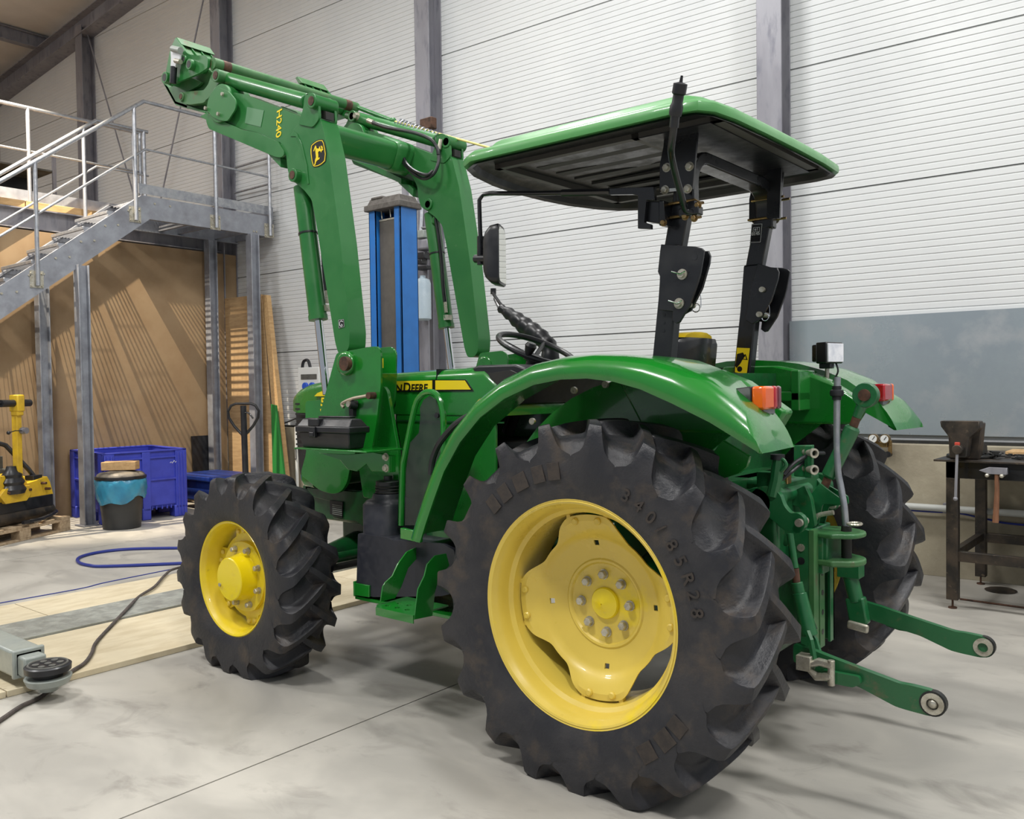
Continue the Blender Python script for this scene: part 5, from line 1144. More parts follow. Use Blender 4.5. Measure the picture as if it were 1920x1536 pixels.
for px, py in ((417.5, 176.5), (409.5, 213.7), (386, 203)):
    q = AY(-.54, [(px, py)])[0]
    for y0, y1, pp in ((-.537, -.548, c_n), (my(-.537), my(-.548), c_f)): obj('cover_bolt', B().cyl((q[0], y0, q[1]), (q[0], y1, q[1]), .010, n=14), ZINC, pp)
q = AY(-.50, [(420, 196)])[0]
for s_, pp in ((lambda y: y, n_boom), (my, f_boom)): obj('boom_pivot_hub', B().cyl((q[0], s_(-.528), q[1]), (q[0], s_(-.39), q[1]), .105, n=32), GLOAD, pp, bevel=.003)
# bucket cylinders
def cyl2(a, c, r, name, m, y, par_=None, **k):
    A = P3(*a, y); C_ = P3(*c, y); out = []
    for s_, pp in ((lambda v: v, n_arm), (my, f_arm)):
        out.append(obj(name, B().cyl((A.x, s_(A.y), A.z), (C_.x, s_(C_.y), C_.z), r, n=24), m, pp, **k))
    return out
cyl2((430, 150), (577, 191), .040, 'bucket_cylinder', GLOAD, -.455, bevel=.006)
cyl2((408, 144), (435, 151), .024, 'cylinder_rod_end', GWORN, -.455)
lev = AY(-.50, Z6b([(330, 700), (345, 672), (390, 662), (600, 645), (650, 580), (685, 470), (715, 412), (790, 420), (822, 470), (800, 530), (735, 610), (650, 740), (600, 785), (440, 805), (380, 795), (335, 760)]))
n_lv, f_lv = both('bell_crank', roundpoly(lev, .012, 2), -.50, -.465, GWORN, .006)
boss(404, 141, -.535, -.40, .036, GWORN); boss(339, 181, -.51, -.42, .026, GWORN)
both('guide_link', roundpoly(AY(-.42, Z6b([(690, 420), (760, 420), (700, 560), (640, 740), (420, 790), (400, 740), (580, 640), (640, 560)])), .01, 2), -.43, -.41, GWORN, .004)
# tool carrier
tc = AY(-.52, Z6b([(300, 62), (345, 130), (430, 240), (480, 262), (630, 260), (658, 295), (652, 400), (560, 460), (290, 572), (235, 600), (190, 570), (192, 440), (215, 320), (240, 190), (285, 95)]))
n_tc, f_tc = both('tool_carrier', roundpoly(tc, .01, 2), -.525, -.51, GLOAD, .002)
tl = AY(-.46, Z6b([(165, 565), (230, 620), (330, 590), (440, 500), (500, 520), (600, 560), (560, 600), (400, 690), (400, 780), (440, 820), (430, 850), (310, 815), (290, 790)]))
both('carrier_cheek', roundpoly(tl, .008, 2), -.47, -.455, GWORN, .002, n_tc, f_tc)
tb_ = AY(-.46, Z6b([(170, 570), (300, 800), (430, 848), (640, 905), (640, 880), (440, 815), (310, 770), (200, 570)]))
both('carrier_body', roundpoly(AY(-.44, Z6b([(175, 570), (235, 605), (330, 590), (560, 465), (650, 405), (700, 440), (690, 560), (640, 650), (640, 880), (430, 845), (305, 800)])), .008, 2), -.445, -.435, GWORN, .002, n_tc, f_tc)
both('carrier_back_plate', tb_, -.47, -.28, GLOAD, .002, n_tc, f_tc)
for (a, r, y0) in (((165, 503), .033, -.56), ((435, 355), .030, -.555), ((375, 300), .022, -.54)):
    px, py = Z6b([a])[0]; q = AY(y0, [(px, py)])[0]
    for s_, pp in ((lambda v: v, n_tc), (my, f_tc)):
        o = obj('carrier_bushing', B().cyl((q[0], s_(y0), q[1]), (q[0], s_(-.45), q[1]), r, n=24), GLOAD, pp, bevel=.002)
        obj('bore', B().cyl((q[0], s_(y0-.001), q[1]), (q[0], s_(-.45), q[1]), r*.68, n=20), DARK, o)
# hooks: bar with ribs
bar0 = P3(331, 71, -.52); 
rib = AY(-.52, [(331, 70), (339, 84), (352, 101), (378, 105), (372, 112), (350, 108), (336, 92), (328, 76)])
for s_, pp in ((lambda v: v, n_tc), (my, f_tc)):
    b = B()
    for k in range(4): y = -.515+k*.062; b.prism(rib, s_(y), s_(y+.006))
    obj('hook_ribs', b, GLOAD, pp)
    hb = AY(-.52, [(331, 69.5), (327, 73), (333, 85), (340, 83)])
    obj('hook_bar', B().prism(hb, s_(-.52), s_(-.30)), GWORN, pp, bevel=.002)
    obj('hook_back', B().prism(AY(-.52, [(327, 76), (331, 76), (352, 108), (346, 108)]), s_(-.50), s_(-.31)), GWORN, pp)
ct = P3(400, 119, -.5)
obj('carrier_cross_tube', B().cyl((ct.x, -.505, ct.z), (ct.x, my(-.505), ct.z), .033, n=24), GWORN, T)
obj('rust_band', B().cyl((ct.x, -.45, ct.z), (ct.x, -.40, ct.z), .0335, n=24).cyl((ct.x, my(-.45), ct.z), (ct.x, my(-.40), ct.z), .0335, n=24), RUST, bpy.data.objects['carrier_cross_tube'])
# latch with black grip
lt = obj('latch_lever', B().prism(AY(-.548, Z6b([(245, 215), (300, 220), (355, 215), (350, 300), (310, 330), (300, 395), (245, 380), (250, 300)])), -.555, -.545), STICKW, T, bevel=.002, label='off-white latch lever')
a, c = Z6b([(258, 185), (345, 205)]); obj('latch_tube', B().cyl(P3(*a, -.56), P3(*c, -.56), .018, n=16), GREYP, lt)
a, c = Z6b([(272, 385), (260, 570)]); obj('latch_grip', B().tube([P3(*a, -.552), P3(*c, -.552)], .019, 12), BLACK, lt); 
a, c = Z6b([(290, 320), (345, 330)]); obj('latch_bolt', B().cyl(P3(*a, -.56), P3(*c, -.56), .014, n=12), ZINC, lt)
# torque tube between booms
tq = P3(742, 293, .40); a0 = math.atan2(boom[3][1]-boom[1][1], boom[3][0]-boom[1][0])
def rsec(y, hx, hz): return [Vector((tq.x+u*cos(a0)-v*sin(a0), y, tq.z+u*sin(a0)+v*cos(a0))) for u, v in rrect(-hx, -hz, hx, hz, .04, 4)]
tqo = obj('torque_tube', loft([rsec(-.41, .085, .08), rsec(my(-.41), .085, .08)]), GLOAD, T, smooth=50)
obj('tube_collar', loft([rsec(-.405, .10, .095), rsec(-.22, .10, .095), rsec(-.21, .09, .085)]), GLOAD, tqo, smooth=50); obj('tube_collar', loft([rsec(my(-.405), .10, .095), rsec(my(-.30), .10, .095), rsec(my(-.28), .09, .085)]), GLOAD, tqo, smooth=50)
# hoses, level indicator and spring on the far boom
obj('boom_hose', B().tube(smoothline([P3(749, 284, .40), P3(757, 305, .38), P3(775, 325, .37), P3(795, 335, .37), P3(813, 326, .38), P3(822, 305, .40), P3(823, 285, .42), P3(826, 268, .43)], 5), .0105, 8).tube(smoothline([P3(753, 287, .39), P3(763, 308, .37), P3(780, 322, .36), P3(800, 328, .36), P3(812, 320, .38)], 5), .010, 8).tube(smoothline([P3(690, 226, .42), P3(720, 238, .41), P3(745, 243, .41), P3(780, 250, .41), P3(808, 262, .41), P3(820, 278, .41), P3(822, 290, .41)], 5), .011, 8), BLACK, T)
obj('hose_ferrule', B().cyl(P3(827, 262, .43), P3(823, 280, .42), .013, n=12).cyl(P3(690, 226, .42), P3(700, 230, .42), .015, n=12), ZINC, T)
i0 = P3(690, 208, .50); i1 = P3(737, 227, .50); i2 = P3(852, 270, .50); i3 = P3(925, 279, .50)
lv = obj('level_rod', B().cyl(i1, i3, .0065, n=8), mat('yellow_rod', (222, 206, 130), rough=.5), T)
obj('level_rod_sleeve', B().cyl(P3(672, 202, .50), i1, .014, n=12).ball(i1, .022), GLOAD, lv)
d = (i2-i1); L_ = d.length; d.normalize(); u = d.cross(Vector((0, 0, 1))).normalized(); v = d.cross(u)
pts = []; N_ = 16*18
s0 = i1.lerp(i2, .0)
for k in range(N_+1):
    f_ = k/N_; tpos = f_*1.0; a = 2*pi*16*f_; sp_ = .12+.88*(f_**.7)
    pts.append(i1.lerp(i2, .05+.93*(f_ if f_ > .2 else f_*.8+.04))+(u*cos(a)+v*sin(a))*.027)
obj('level_spring', B().tube(pts, .0055, 5), TUBEM, lv)
obj('rusty_stop', B().box(P3(803, 233, .55), (.10, .05, .07)), RUST, T, bevel=.006)
for px, py, y in ((670, 218, .46), (851, 269, .53)):
    c = P3(px, py, y); obj('hex_bolt', B().hexnut(c, (0, -1, 0), .02, .02, .026), ZINC, f_arm)
# lift cylinders
def liftcyl(s_, pp):
    f_ = lambda v: Vector((v.x, s_(v.y), v.z))
    A = f_(P3(567, 350, -.455)); Bc = f_(P3(597, 600, -.455)); R1 = f_(P3(613, 740, -.455))
    o = obj('lift_cylinder', B().cyl(A, Bc, .046, n=28), GLOAD, pp, bevel=.005)
    obj('cylinder_head', B().cyl(Bc.lerp(A, .035), Bc, .049, n=28), GLOAD, o)
    obj('piston_rod', B().cyl(Bc, R1, .0215, n=24), CHROME, o)
    obj('barrel_clamp', B().cyl(A.lerp(Bc, .35), A.lerp(Bc, .362), .050, n=24), BLACK, o)
    h = [f_(P3(x, y, -.42)) for x, y in ((590, 352), (597, 390), (604, 450), (608, 510), (612, 545))]
    obj('cylinder_hose', B().tube(smoothline(h, 4), .011, 8), BLACK, o); obj('hose_fitting', B().cyl(h[-1], f_(P3(614, 568, -.42)), .010, n=10).box(f_(P3(612, 578, -.43)), (.04, .03, .03)), ZINC, o)
    obj('cylinder_port', B().tube([f_(P3(604, 578, -.44)), f_(P3(614, 576, -.42))], .014, 10).tube([f_(P3(578, 375, -.44)), f_(P3(590, 372, -.42)), f_(P3(592, 362, -.42))], .013, 10), GLOAD, o)
liftcyl(lambda v: v, n_arm); liftcyl(my, f_arm)
# masts
outer = AY(-.55, [(634, 662), (700, 650), (712, 650), (717, 662), (717, 722), (709, 790), (699, 846), (640, 846), (600, 842), (601, 782)])
n_m, f_m = both('loader_mast', roundpoly(outer, .02, 3), -.56, -.55, GREEN, .002)
both('mast_inner_plate', roundpoly(AY(-.40, [(690, 655), (735, 650), (744, 660), (742, 745), (728, 800), (735, 850), (690, 850), (665, 760)]), .02, 3), -.405, -.395, GREEN, .002, n_m, f_m)
both('mast_bracket', roundpoly(AY(-.47, [(700, 712), (722, 724), (729, 734), (749, 845), (752, 930), (752, 1012), (727, 1012), (724, 990), (720, 940), (684, 932), (676, 880), (690, 842)]), .01, 2), -.48, -.46, GREEN, .002, n_m, f_m)
both('mast_spacer', AY(-.50, [(700, 700), (716, 700), (700, 840), (680, 840)]), -.55, -.40, GREEN, .002, n_m, f_m)
obj('mast_sticker', B().prism(AY(-.50, [(716, 672), (719, 672), (719, 690), (716, 690)]), -.505, -.50), STICKY, T)
q = AY(-.56, [(652, 682)])[0]
for s_, pp in ((lambda y: y, n_m), (my, f_m)):
    o = obj('mast_pivot', B().cyl((q[0], s_(-.585), q[1]), (q[0], s_(-.39), q[1]), .058, n=28), GREEN, pp, bevel=.012); q2 = AY(-.60, [(643, 682)])[0]
    obj('pivot_pin', B().cyl((q2[0]+.01, s_(-.605), q2[1]), (q2[0]+.01, s_(-.58), q2[1]), .034, n=20), RUST, o); obj('pivot_spacer', B().cyl((q[0], s_(-.56), q[1]), (q[0], s_(-.40), q[1]), .05, n=20), GREEN, o)
# release handle
h = [(690, 742), (680, 744), (664, 747), (650, 752), (641, 758), (645, 764)]
hr2 = obj('release_handle', B().tube(smoothline([P3(x, y, -.585) for x, y in h], 4), .0085, 8), mat('bare_steel', (190, 178, 158), rough=.4, metal=.6), n_m)
obj('handle_pivot', B().cyl(P3(690, 742, -.60), P3(690, 742, -.60)+Vector((0, .05, 0)), .016, n=16), RUST, n_m); obj('handle_stop', B().cyl(P3(656, 758, -.59), P3(660, 760, -.59)+Vector((0, .03, 0)), .022, n=14).box(P3(661, 770, -.57), (.03, .02, .05)), BLACK, n_m); obj('stop_bolt', B().cyl(P3(652, 758, -.60), P3(652, 758, -.60)+Vector((.0, .02, 0)), .014, n=12), ZINC, n_m)
# toolbox shelf and bracket
zsh = AY(-.75, [(655, 844)])[0][1]
x0t = AY(-.75, [(556, 842)])[0][0]; x1t = AY(-.75, [(655, 843)])[0][0]; yit = min(AX(x1t, [(690, 840)])[0][0], -.565)
obj('toolbox_shelf', B().bx(x0t-.0, x1t+.13, -.765, -.55, zsh-.008, zsh), GREEN, T, bevel=.002)
obj('shelf_bracket', B().prism(AY(-.60, [(600, 849), (655, 852), (700, 848), (733, 855), (733, 886), (700, 883), (690, 870), (672, 884), (655, 880), (640, 862)]), -.61, -.60).prism(AY(-.60, [(700, 850), (733, 855), (733, 886), (700, 883)]), -.60, -.57), GREEN, T, bevel=.002)
b = B()
for py in (857, 878): q = P3(724, py, -.61); b.hexnut(q, (0, -1, 0), .014, .012, .018)
obj('bracket_bolts', b, ZINC, bpy.data.objects['shelf_bracket'], kind='stuff')
# logo shield, arm lettering, small sticker
LG = lambda l: AY(-.506, [(580+a/21.95, 250+b_/21.95) for a, b_ in l])
sh_o = LG([(60, 490), (150, 395), (290, 300), (420, 250), (560, 250), (630, 380), (685, 620), (710, 850), (680, 1150), (600, 1240), (490, 1320), (350, 1385), (190, 1400), (140, 1360), (85, 1150), (40, 850), (40, 650)])
sh_y = LG([(95, 505), (180, 420), (300, 335), (420, 290), (545, 285), (600, 400), (650, 640), (680, 850), (650, 1140), (580, 1210), (480, 1290), (350, 1350), (210, 1370), (170, 1340), (110, 1140), (70, 850), (65, 680)])
sh_i = LG([(115, 520), (200, 440), (310, 360), (420, 318), (530, 315), (580, 410), (625, 640), (655, 850), (625, 1120), (560, 1190), (470, 1260), (350, 1322), (220, 1342), (190, 1315), (135, 1140), (98, 850), (95, 690)])
lg = obj('emblem_shield', B().prism(sh_o, -.507, -.505), STICKB, n_arm, smooth=0)
obj('emblem_border', B().prism(sh_y, -.508, -.507, holes=[sh_i]), STICKY, lg, smooth=0)
deer = LG([(245, 540), (270, 500), (300, 560), (312, 630), (412, 630), (422, 545), (445, 555), (468, 640), (498, 680), (515, 668), (512, 605), (490, 565), (472, 510), (505, 545), (535, 505), (540, 580), (565, 555), (562, 620), (545, 655), (582, 640), (572, 700), (522, 720), (505, 795), (482, 765), (462, 725), (395, 750), (370, 790), (382, 900), (378, 1035), (425, 990), (438, 1020), (410, 1080), (370, 1095), (330, 1130), (290, 1180), (265, 1280), (235, 1325), (208, 1318), (238, 1230), (252, 1090), (288, 990), (278, 880), (260, 700), (262, 600), (205, 745), (178, 738)])
obj('emblem_deer', B().prism(deer, -.5085, -.507), STICKY, lg, smooth=0)
a = P3(519.5, 207, -.5015); c = P3(517.5, 262, -.5015)
text('boom_lettering', 'H240', STICKY, n_boom, .062, a, c-a, Vector((1, 0, .12)), ext=.0006, bold=.0008, squash=(c-a).length/(.062*2.3))
obj('faded_sticker', B().prism(AY(-.501, Z6b([(1085, 830), (1270, 870), (1235, 1052), (1060, 1010)])), -.502, -.501), mat('faded_green', (88, 134, 96), rough=.5), n_boom, smooth=0)
sk = obj('loader_sticker', B().prism(AY(-.506, [(634.5, 600), (645, 598.5), (646, 613), (635.5, 616)]), -.507, -.5055), STICKB, n_arm, smooth=0)
b = B(); outline(b, AY(-.507, [(634.8, 600.3), (644.7, 599), (645.6, 612.6), (635.8, 615.4)]), -.5072, .0006); q = AY(-.508, [(640, 607)])[0]
b.tube([Vector((q[0]+.013*cos(a_), -.508, q[1]+.013*sin(a_))) for a_ in [0.6+2*pi*k/16*.8 for k in range(16)]]+[Vector((q[0]+.002, -.508, q[1]-.002))], .0024, 5)
obj('sticker_mark', b, STICKW, sk)
# ================================================================ REAR HITCH
lk = AY(-.35, [(1490, 1205), (1530, 1219), (1560, 1231), (1620, 1254), (1689, 1280), (1712, 1284), (1751, 1294), (1771, 1311), (1774, 1328), (1764, 1341), (1745, 1341), (1704, 1330), (1681, 1323), (1614, 1287), (1548, 1263), (1490, 1240)])
n_l, f_l = both('lower_link', roundpoly(lk, .012, 2), -.363, -.338, GHITCH, .004)
q = AY(-.364, [(1749, 1320)])[0]
for s_, pp in ((lambda y: y, n_l), (my, f_l)):
    o = obj('link_ball', B().lathe([(.018, 0), (.018, .004), (.034, .004), (.034, .042), (.018, .042), (.018, .046), (.017, .0)], (q[0], s_(-.373), q[1]), (0, 1 if s_(1) == 1 else -1, 0), 24, cap=False).ball((q[0], s_(-.358), q[1]), .018), ZINC, pp, label='steel ball eye')
    obj('ball_socket', B().lathe([(.040, 0), (.040, .025)], (q[0], s_(-.3665), q[1]), (0, 1 if s_(1) == 1 else -1, 0), 24), DARK, o)
both('link_stub', roundpoly(AY(-.375, [(1530, 1268), (1545, 1255), (1612, 1268), (1616, 1282), (1600, 1288), (1560, 1280)]), .006, 2), -.385, -.363, GHITCH, .003, n_l, f_l)
q = AY(-.39, [(1538, 1252)])[0]
cl = obj('stabilizer_clevis', B().tube([(q[0]+.045, -.40, q[1]+.018), (q[0]+.0, -.40, q[1]+.022), (q[0]-.045, -.40, q[1]), (q[0]-.01, -.40, q[1]-.03), (q[0]+.04, -.40, q[1]-.02)], .014, 10).cyl((q[0]+.04, -.40, q[1]-.05), (q[0]+.04, -.40, q[1]+.035), .012, n=12).box((q[0]-.05, -.39, q[1]+.01), (.05, .05, .05)), ZINC, T, bevel=.002)
# rear housing, PTO area
obj('hitch_casting', B().bx(.22, .42, -.20, .24, .70, 1.02).bx(.26, .40, -.26, .30, .88, .98), GHITCH, T, bevel=.02)
obj('rear_shield', B().bx(.30, .34, -.42, -.30, .40, .95).bx(.3, .34, .34, .46, .4, .95).bx(.28, .40, -.28, .32, .36, .72), GDARK, T, bevel=.01)
ya = -.34
RS = B().cyl((.385, -.30, .946), (.385, .34, .946), .030, n=20)
rs = obj('rockshaft', RS, GHITCH, T)
for y0 in (-.31, -.20, .20, .31):
    obj('shaft_collar', B().cyl((.385, y0, .946), (.385, y0+.03, .946), .055, n=24), GHITCH, rs, bevel=.004)
LV1 = AY(-.29, [(1405, 930), (1425, 912), (1448, 912), (1466, 925), (1474, 948), (1486, 962), (1500, 960), (1512, 970), (1514, 985), (1506, 998), (1492, 1000), (1476, 992), (1450, 972), (1420, 955)])
LV2 = AY(.30, [(1500, 925), (1520, 915), (1540, 924), (1564, 938), (1570, 948), (1564, 958), (1545, 956), (1520, 950), (1500, 945)])
for y0, y1, pp, pc_ in ((-.31, -.28, LV1, (1500, 980)), (.30, .33, LV2, (1562, 948))):
    obj('lift_arm_lever', B().prism(roundpoly(pp, .012, 3), y0, y1), GHITCH, rs, bevel=.005)
    q = AY(y0, [pc_])[0]; obj('arm_pin', B().cyl((q[0], y0-.015, q[1]), (q[0], y1+.02, q[1]), .014, n=16), ZINC, rs)
q = AY(-.24, [(1438, 938)])[0]
obj('ram_end_cap', B().cyl((q[0], -.25, q[1]), (q[0], -.16, q[1]), .048, n=28), GHITCH, rs, bevel=.006); obj('ram_body', B().cyl((q[0]+.02, -.17, q[1]+.01), (q[0]+.02, .10, q[1]+.01), .026, n=20), GHITCH, rs)
obj('hook_plate', B().prism(roundpoly(AY(-.20, [(1462, 960), (1478, 952), (1486, 965), (1490, 990), (1478, 1025), (1470, 1022), (1474, 995), (1460, 985)]), .006, 2), -.21, -.19).prism(roundpoly(AY(-.05, [(1480, 925), (1510, 910), (1522, 935), (1530, 985), (1518, 995), (1500, 950), (1480, 945)]), .006, 2), -.06, -.03), GHITCH, T, bevel=.004)
b = B()
rod = [P3(1484, 1020, -.33), P3(1491, 1066, -.33), P3(1497, 1100, -.33), P3(1516, 1190, -.34)]
obj('lift_rod', B().cyl(P3(1481, 1000, -.32), rod[1], .012, n=14).cyl(P3(1494, 1092, -.33), P3(1500, 1118, -.33), .020, n=18).cyl(P3(1499, 1112, -.33), P3(1517, 1192, -.34), .024, .030, n=20), GHITCH, T, bevel=.002)
obj('rod_thread', B().cyl(rod[1], P3(1494, 1096, -.33), .013, n=12), RUST, bpy.data.objects['lift_rod'])
obj('rod_fork', B().tube([P3(1514, 1185, -.37), P3(1520, 1200, -.385), P3(1529, 1250, -.385)], .011, 6).tube([P3(1519, 1187, -.31), P3(1528, 1200, -.315), P3(1540, 1240, -.315)], .011, 6), GHITCH, bpy.data.objects['lift_rod'])
rf = obj('lift_rod', B().cyl(P3(1585, 1040, .35), P3(1600, 1090, .36), .022, n=16).cyl(P3(1594, 1080, .36), P3(1606, 1128, .36), .030, n=20).box(P3(1595, 1068, .36), (.09, .07, .06)), GHITCH, T, bevel=.003)
a, c = P3(1604, 1120, .36), P3(1613, 1170, .36); dd = (c-a); LL = dd.length; dd.normalize()
ang = math.atan2(dd.x, -dd.z)
obj('rod_clevis', B().box((a+c)/2, (.075, .05, LL), Matrix.Rotation(-ang, 3, 'Y')), GHITCH, rf, bevel=.008); obj('clevis_pin', B().box(c+Vector((0, -.03, -.005)), (.085, .02, .035), Matrix.Rotation(.12, 3, 'Y')), ZINC, rf, bevel=.008)
# pick-up hitch frame
Xa = .43
fr1 = AY(-.10, [(1484, 986), (1519, 994), (1526, 1228), (1510, 1230), (1500, 1130)])
fh = obj('hitch_frame', B().prism(AY(-.11, [(1484, 986), (1520, 994), (1524, 1228), (1506, 1228), (1490, 1130)]), -.115, -.10), GHITCH, T, bevel=.002)
x_ = AY(-.11, [(1521, 1000)])[0][0]
zt1 = AY(-.11, [(1520, 994)])[0][1]; zb1 = AY(-.11, [(1524, 1228)])[0][1]
obj('frame_edge', B().bx(x_-.006, x_+.012, -.118, -.07, zb1, zt1), GWORN, fh)
obj('frame_rail', B().bx(x_-.08, x_, .12, .135, zb1+.0, zt1-.1).bx(x_-.012, x_, .09, .135, zb1-.0, zt1-.1), GHITCH, fh, bevel=.002)
obj('frame_top', B().bx(x_-.14, x_-.007, -.098, .118, zt1-.02, zt1-.001).bx(x_-.05, x_+.03, -.068, .0, zt1-.17, zt1-.021), GHITCH, fh, bevel=.006)
for py in (1027, 1052): q = AY(-.116, [(1502, py)])[0]; obj('frame_bolt' if py == 1027 else 'frame_hole', B().cyl((q[0], -.12 if py == 1027 else -.1165, q[1]), (q[0], -.10, q[1]), .014, n=16), ZINC if py == 1027 else BLACK, fh)
obj('guide_rail', B().bx(x_-.03, x_-.0, -.02, .03, zb1, zt1-.17), GWORN, fh, bevel=.002)
b = B()
for k in range(6): b.cyl((x_+.0005, .005, zb1+.06+k*.075), (x_+.001, .005, zb1+.06+k*.075), .011, n=12)
obj('rail_holes', b, BLACK, fh)
obj('blue_plate', B().prism(AY(0.0, [(1524, 1058), (1552, 1044), (1562, 1053), (1524, 1075)]), -.05, .05), BLUEMET, fh)
px_ = AY(.02, [(1587, 990)])[0][0]; zj1 = AY(.02, [(1587, 996)])[0][1]; zj2 = AY(.02, [(1590, 1046)])[0][1]
def jaw(z, h, sx_): 
    pts = [(x_-.02, -.07), (px_-.02, -.085)]+[(px_+.062*cos(a_)*sx_, .02+.085*sin(a_)) for a_ in [radians(d_) for d_ in range(-80, 81, 16)]]+[(px_-.02, .125), (x_-.02, .11)]
    return B().prism(pts, z-h, z, axis='z')
jw = obj('clevis_jaw', jaw(zj1, .018, 1.1), GWORN, fh, bevel=.006); obj('clevis_jaw', jaw(zj2, .022, 1.1), GWORN, fh, bevel=.006)
obj('jaw_back', B().bx(x_-.008, x_+.045, -.066, .106, zj2-.01, zj1-.004), GHITCH, fh, bevel=.006)
obj('hitch_pin', B().cyl((px_, .02, zj2-.01), (px_, .02, zj1+.02), .019, n=18), DARK, fh)
hl = [P3(1588, 996, .02), P3(1586, 985, .02), P3(1583, 950, .02), P3(1576, 910, .03), P3(1571, 880, .03), P3(1569, 800, .03), P3(1570, 707, .03)]
hnd = obj('pin_handle_tube', B().tube(smoothline(hl, 3), .0125, 14), TUBEM, T)
g0 = P3(1569, 750, .03); g1 = P3(1569, 724, .03)
obj('rubber_grip', B().tube([g0, g0.lerp(g1, .25), g0.lerp(g1, .3), g0.lerp(g1, .5), g0.lerp(g1, .7), g0.lerp(g1, .75), g1], [.017, .017, .024, .026, .024, .017, .017], 14), BLACK, hnd)
obj('locking_ring', B().tube([Vector((px_+.03+.024*cos(a_), .02+.03*sin(a_), zj1+.03+.0*a_)) for a_ in [2*pi*k/16 for k in range(16)]], .005, 6, closed=True), ZINC, hnd)
obj('bent_handle', B().tube(smoothline([P3(1525, 983, -.02), P3(1530, 970, -.02), P3(1540, 965, -.02), P3(1563, 961, -.02)], 4), .0095, 10), ZINC, T)
# top link
t0 = P3(1624, 741, .06); t1 = P3(1606, 783, .06); t2 = P3(1600, 800, .06); t3 = P3(1553, 895, .05); t4 = P3(1546, 915, .05); t5 = P3(1533, 945, .05)
tl_ = obj('top_link', B().tube([t2, t2.lerp(t3, .04), t2.lerp(t3, .96), t3], [.022, .029, .029, .022], 18), GHITCH, T)
obj('thread', B().cyl(t1, t2, .016, n=14).cyl(t3, t5, .016, n=14), RUST, tl_)
nv = Vector((RT.x, RT.y, 0)).normalized()
b = B(); vw = (CAMP-t0); vw.z = 0; vw = Vector((0, -1, 0))
b.lathe([(.02, -.02), (.045, -.02), (.048, 0), (.045, .02), (.02, .02)], t0, vw, 24, cap=True).cyl(t0, t1, .024, .016, n=14)
obj('link_eye', b, GHITCH, tl_, bevel=.002); obj('eye_ball', B().lathe([(.0, -.028), (.022, -.026), (.026, 0), (.022, .026), (.0, .028)], t0, vw, 20), RUST, tl_)
obj('top_link_bracket', B().prism(roundpoly(AY(.03, [(1515, 990), (1520, 930), (1540, 905), (1556, 918), (1580, 935), (1578, 945), (1545, 945), (1535, 990)]), .006, 2), .015, .025).prism(roundpoly(AY(.09, [(1530, 990), (1530, 930), (1545, 905), (1590, 930), (1592, 945), (1555, 950), (1545, 990)]), .006, 2), .085, .095), GHITCH, T, bevel=.003)
# hydraulic couplers
cp_ = obj('coupler_plate', B().prism(AY(-.10, [(1490, 835), (1527, 834), (1526, 896), (1490, 893)]), -.11, -.10).prism(AY(-.10, [(1513, 836), (1527, 834), (1526, 896), (1513, 895)]), -.125, -.11), GHITCH, T, bevel=.003)
for py in (849, 880):
    c = P3(1518, py, -.12); obj('hydraulic_coupler', B().lathe([(.013, -.03), (.013, .02), (.018, .022), (.018, .032), (.011, .034), (.009, .025)], c, (.8, -.6, 0), 18, cap=False), ZINC, cp_)
obj('rear_hoses', B().tube(smoothline([P3(1470, 890, -.2), P3(1490, 868, -.17), P3(1520, 852, -.1), P3(1545, 850, -.02)]), .007, 8).tube(smoothline([P3(1465, 900, -.2), P3(1490, 880, -.17), P3(1510, 862, -.1)]), .007, 8).cyl(P3(1458, 852, -.3), P3(1458, 862, -.3), .025, n=16).tube([P3(1500, 1000, -.05), P3(1497, 1050, -.05), P3(1500, 1100, -.05)], .006, 6), BLACK, T)
obj('control_linkage', B().tube([P3(1460, 862, -.3), P3(1455, 900, -.3), P3(1448, 930, -.3)], .022, 10).tube(smoothline([P3(1456, 880, -.31), P3(1466, 862, -.31), P3(1474, 872, -.31), P3(1464, 884, -.31)]), .007, 8).box(P3(1440, 900, -.25), (.06, .06, .06)), GHITCH, T, bevel=.002)
obj('brass_fitting', B().box(P3(1471, 895, -.1), (.04, .04, .05)), BRASSY, T, bevel=.004)
obj('chain_stay', B().cyl(P3(1505, 1120, -.2), P3(1530, 1180, -.2), .006, n=8), DARK, T)
# ================================================================ TOOLBOX (rests on the shelf)
tb = thing('toolbox', 'black plastic toolbox with latched lid resting on the green shelf of the loader mast', 'toolbox', ((x0t+x1t)/2, (-.75+yit)/2, zsh))
hT = AY(-.75, [(655, 790)])[0][1]
zt2 = zsh+.135
def tbs(x0, x1, y0, y1, z0, z1, ins=0):
    b = B(); b.ring([[Vector(p) for p in ((x0+ins, y0+ins, z0), (x1-ins, y0+ins, z0), (x1-ins, y1-ins, z0), (x0+ins, y1-ins, z0))], [Vector(p) for p in ((x0, y0, z1), (x1, y0, z1), (x1, y1, z1), (x0, y1, z1))]]); return b
obj('box_body', tbs(x0t+.015, x1t-.004, -.748, yit, zsh+.001, zsh+.075, .012), BLACK, tb, bevel=.006)
b = B(); b.bx(x0t+.0, x1t+.008, -.758, yit+.008, zsh+.072, zsh+.102)
ld = obj('box_lid', b, BLACK, tb, bevel=.006)
b = B(); b.ring([[Vector(p) for p in ((x0t+.006+k*.5, -.752+k, z), (x1t+.002-k*.5, -.752+k, z), (x1t+.002-k*.5, yit+.002-k, z), (x0t+.006+k*.5, yit+.002-k, z))] for k, z in ((0, zsh+.1), (.028, zsh+.135), (.05, zsh+.138))])
obj('lid_top', b, BLACK, ld, bevel=.004)
w_ = x1t-x0t
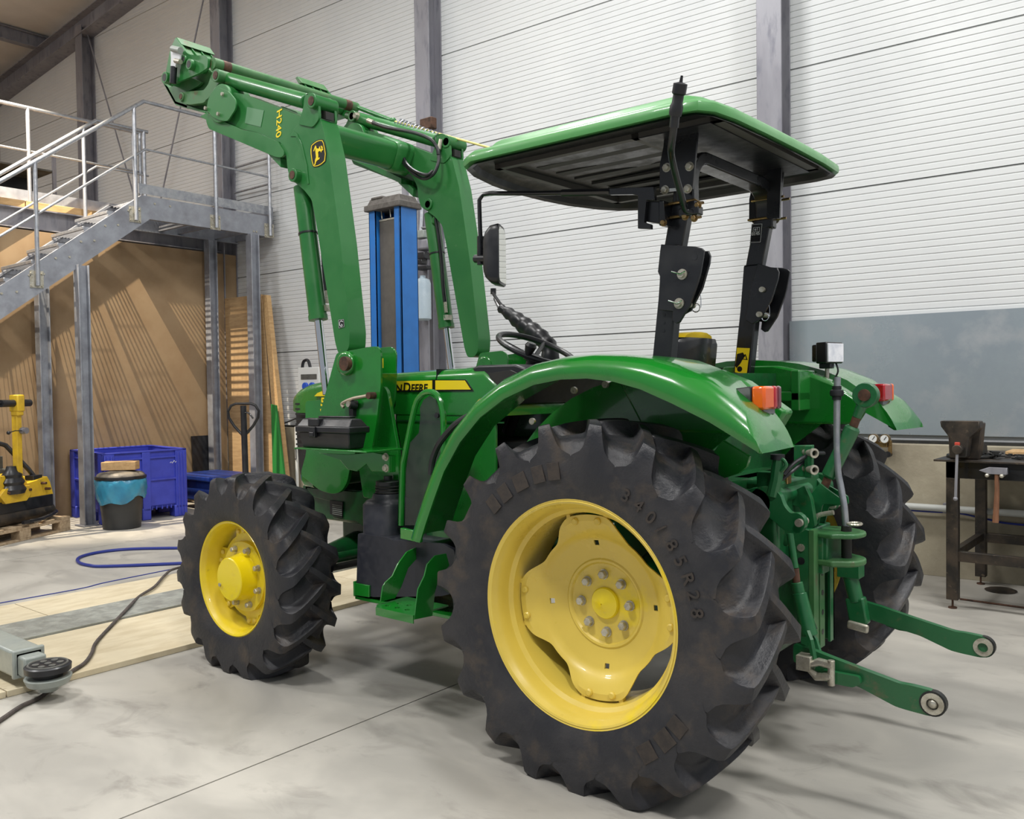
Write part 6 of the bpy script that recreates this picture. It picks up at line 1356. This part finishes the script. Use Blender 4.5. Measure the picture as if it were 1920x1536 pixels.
obj('latch', B().bx(x0t+w_*.30, x0t+w_*.42, -.768, -.75, zsh+.05, zsh+.10).bx(x0t+w_*.32, x0t+w_*.40, -.772, -.765, zsh+.055, zsh+.075), BLACKP, tb, bevel=.003)
obj('lid_band', B().bx(x0t+w_*.25, x0t+w_*.45, -.757, -.70, zsh+.10, zsh+.139), BLACKP, ld, bevel=.006); obj('carry_handle', B().bx(x0t+w_*.2, x0t+w_*.8, -.68, -.645, zsh+.137, zsh+.147), BLACKP, tb, bevel=.004)

# ================================================================ TIDY: split joined pieces, cap the depth at three levels
def islands(me):
    n = len(me.vertices); par = list(range(n))
    def f(a):
        while par[a] != a: par[a] = par[par[a]]; a = par[a]
        return a
    for e in me.edges:
        a, b_ = f(e.vertices[0]), f(e.vertices[1])
        if a != b_: par[a] = b_
    g = {}
    for i in range(n): g.setdefault(f(i), []).append(i)
    return list(g.values())
for o in list(COL.objects):
    if o.type != 'MESH' or o.get('kind') == 'stuff' or 'tire' in o.name or len(o.data.vertices) > 6000: continue
    isl = islands(o.data)
    if len(isl) < 2: continue
    V = o.data.vertices; bb = []
    for g in isl:
        c = [V[i].co for i in g]; bb.append([[min(v[k] for v in c)-.0015 for k in range(3)], [max(v[k] for v in c)+.0015 for k in range(3)], set(g)])
    ch = True
    while ch and len(bb) > 1:
        ch = False
        for i in range(len(bb)):
            for j in range(i+1, len(bb)):
                A, C_ = bb[i], bb[j]
                if all(A[0][k] <= C_[1][k] and C_[0][k] <= A[1][k] for k in range(3)):
                    bb[i] = [[min(A[0][k], C_[0][k]) for k in range(3)], [max(A[1][k], C_[1][k]) for k in range(3)], A[2] | C_[2]]; bb.pop(j); ch = True; break
            if ch: break
    if len(bb) < 2: continue
    big = max(max(b_[1][k]-b_[0][k] for k in range(3)) for b_ in bb)
    if big < .05 or len(bb) > 12 or 'lettering' in o.name or 'pictogram' in o.name or 'lines' in o.name:
        if not o.get('category') and 'lettering' not in o.name: o['kind'] = 'stuff'
        continue
    src = o.data; polys = [tuple(p.vertices) for p in src.polygons]
    for m_i, b_ in enumerate(bb):
        ids = sorted(b_[2]); mp2_ = {a: i for i, a in enumerate(ids)}
        me = bpy.data.meshes.new(o.name.split('.')[0]); me.from_pydata([tuple(V[i].co) for i in ids], [], [tuple(mp2_[i] for i in p) for p in polys if p[0] in mp2_]); me.materials.append(src.materials[0]); me.shade_smooth(); me.set_sharp_from_angle(angle=radians(35))
        if m_i == 0: first = me; continue
        n_ = o.copy(); n_.data = me; COL.objects.link(n_)
    o.data = first
def depth(o):
    d = 1
    while o.parent: o = o.parent; d += 1
    return d
for _ in range(2):
    for o in list(COL.objects):
        while depth(o) > 3: o.parent = o.parent.parent
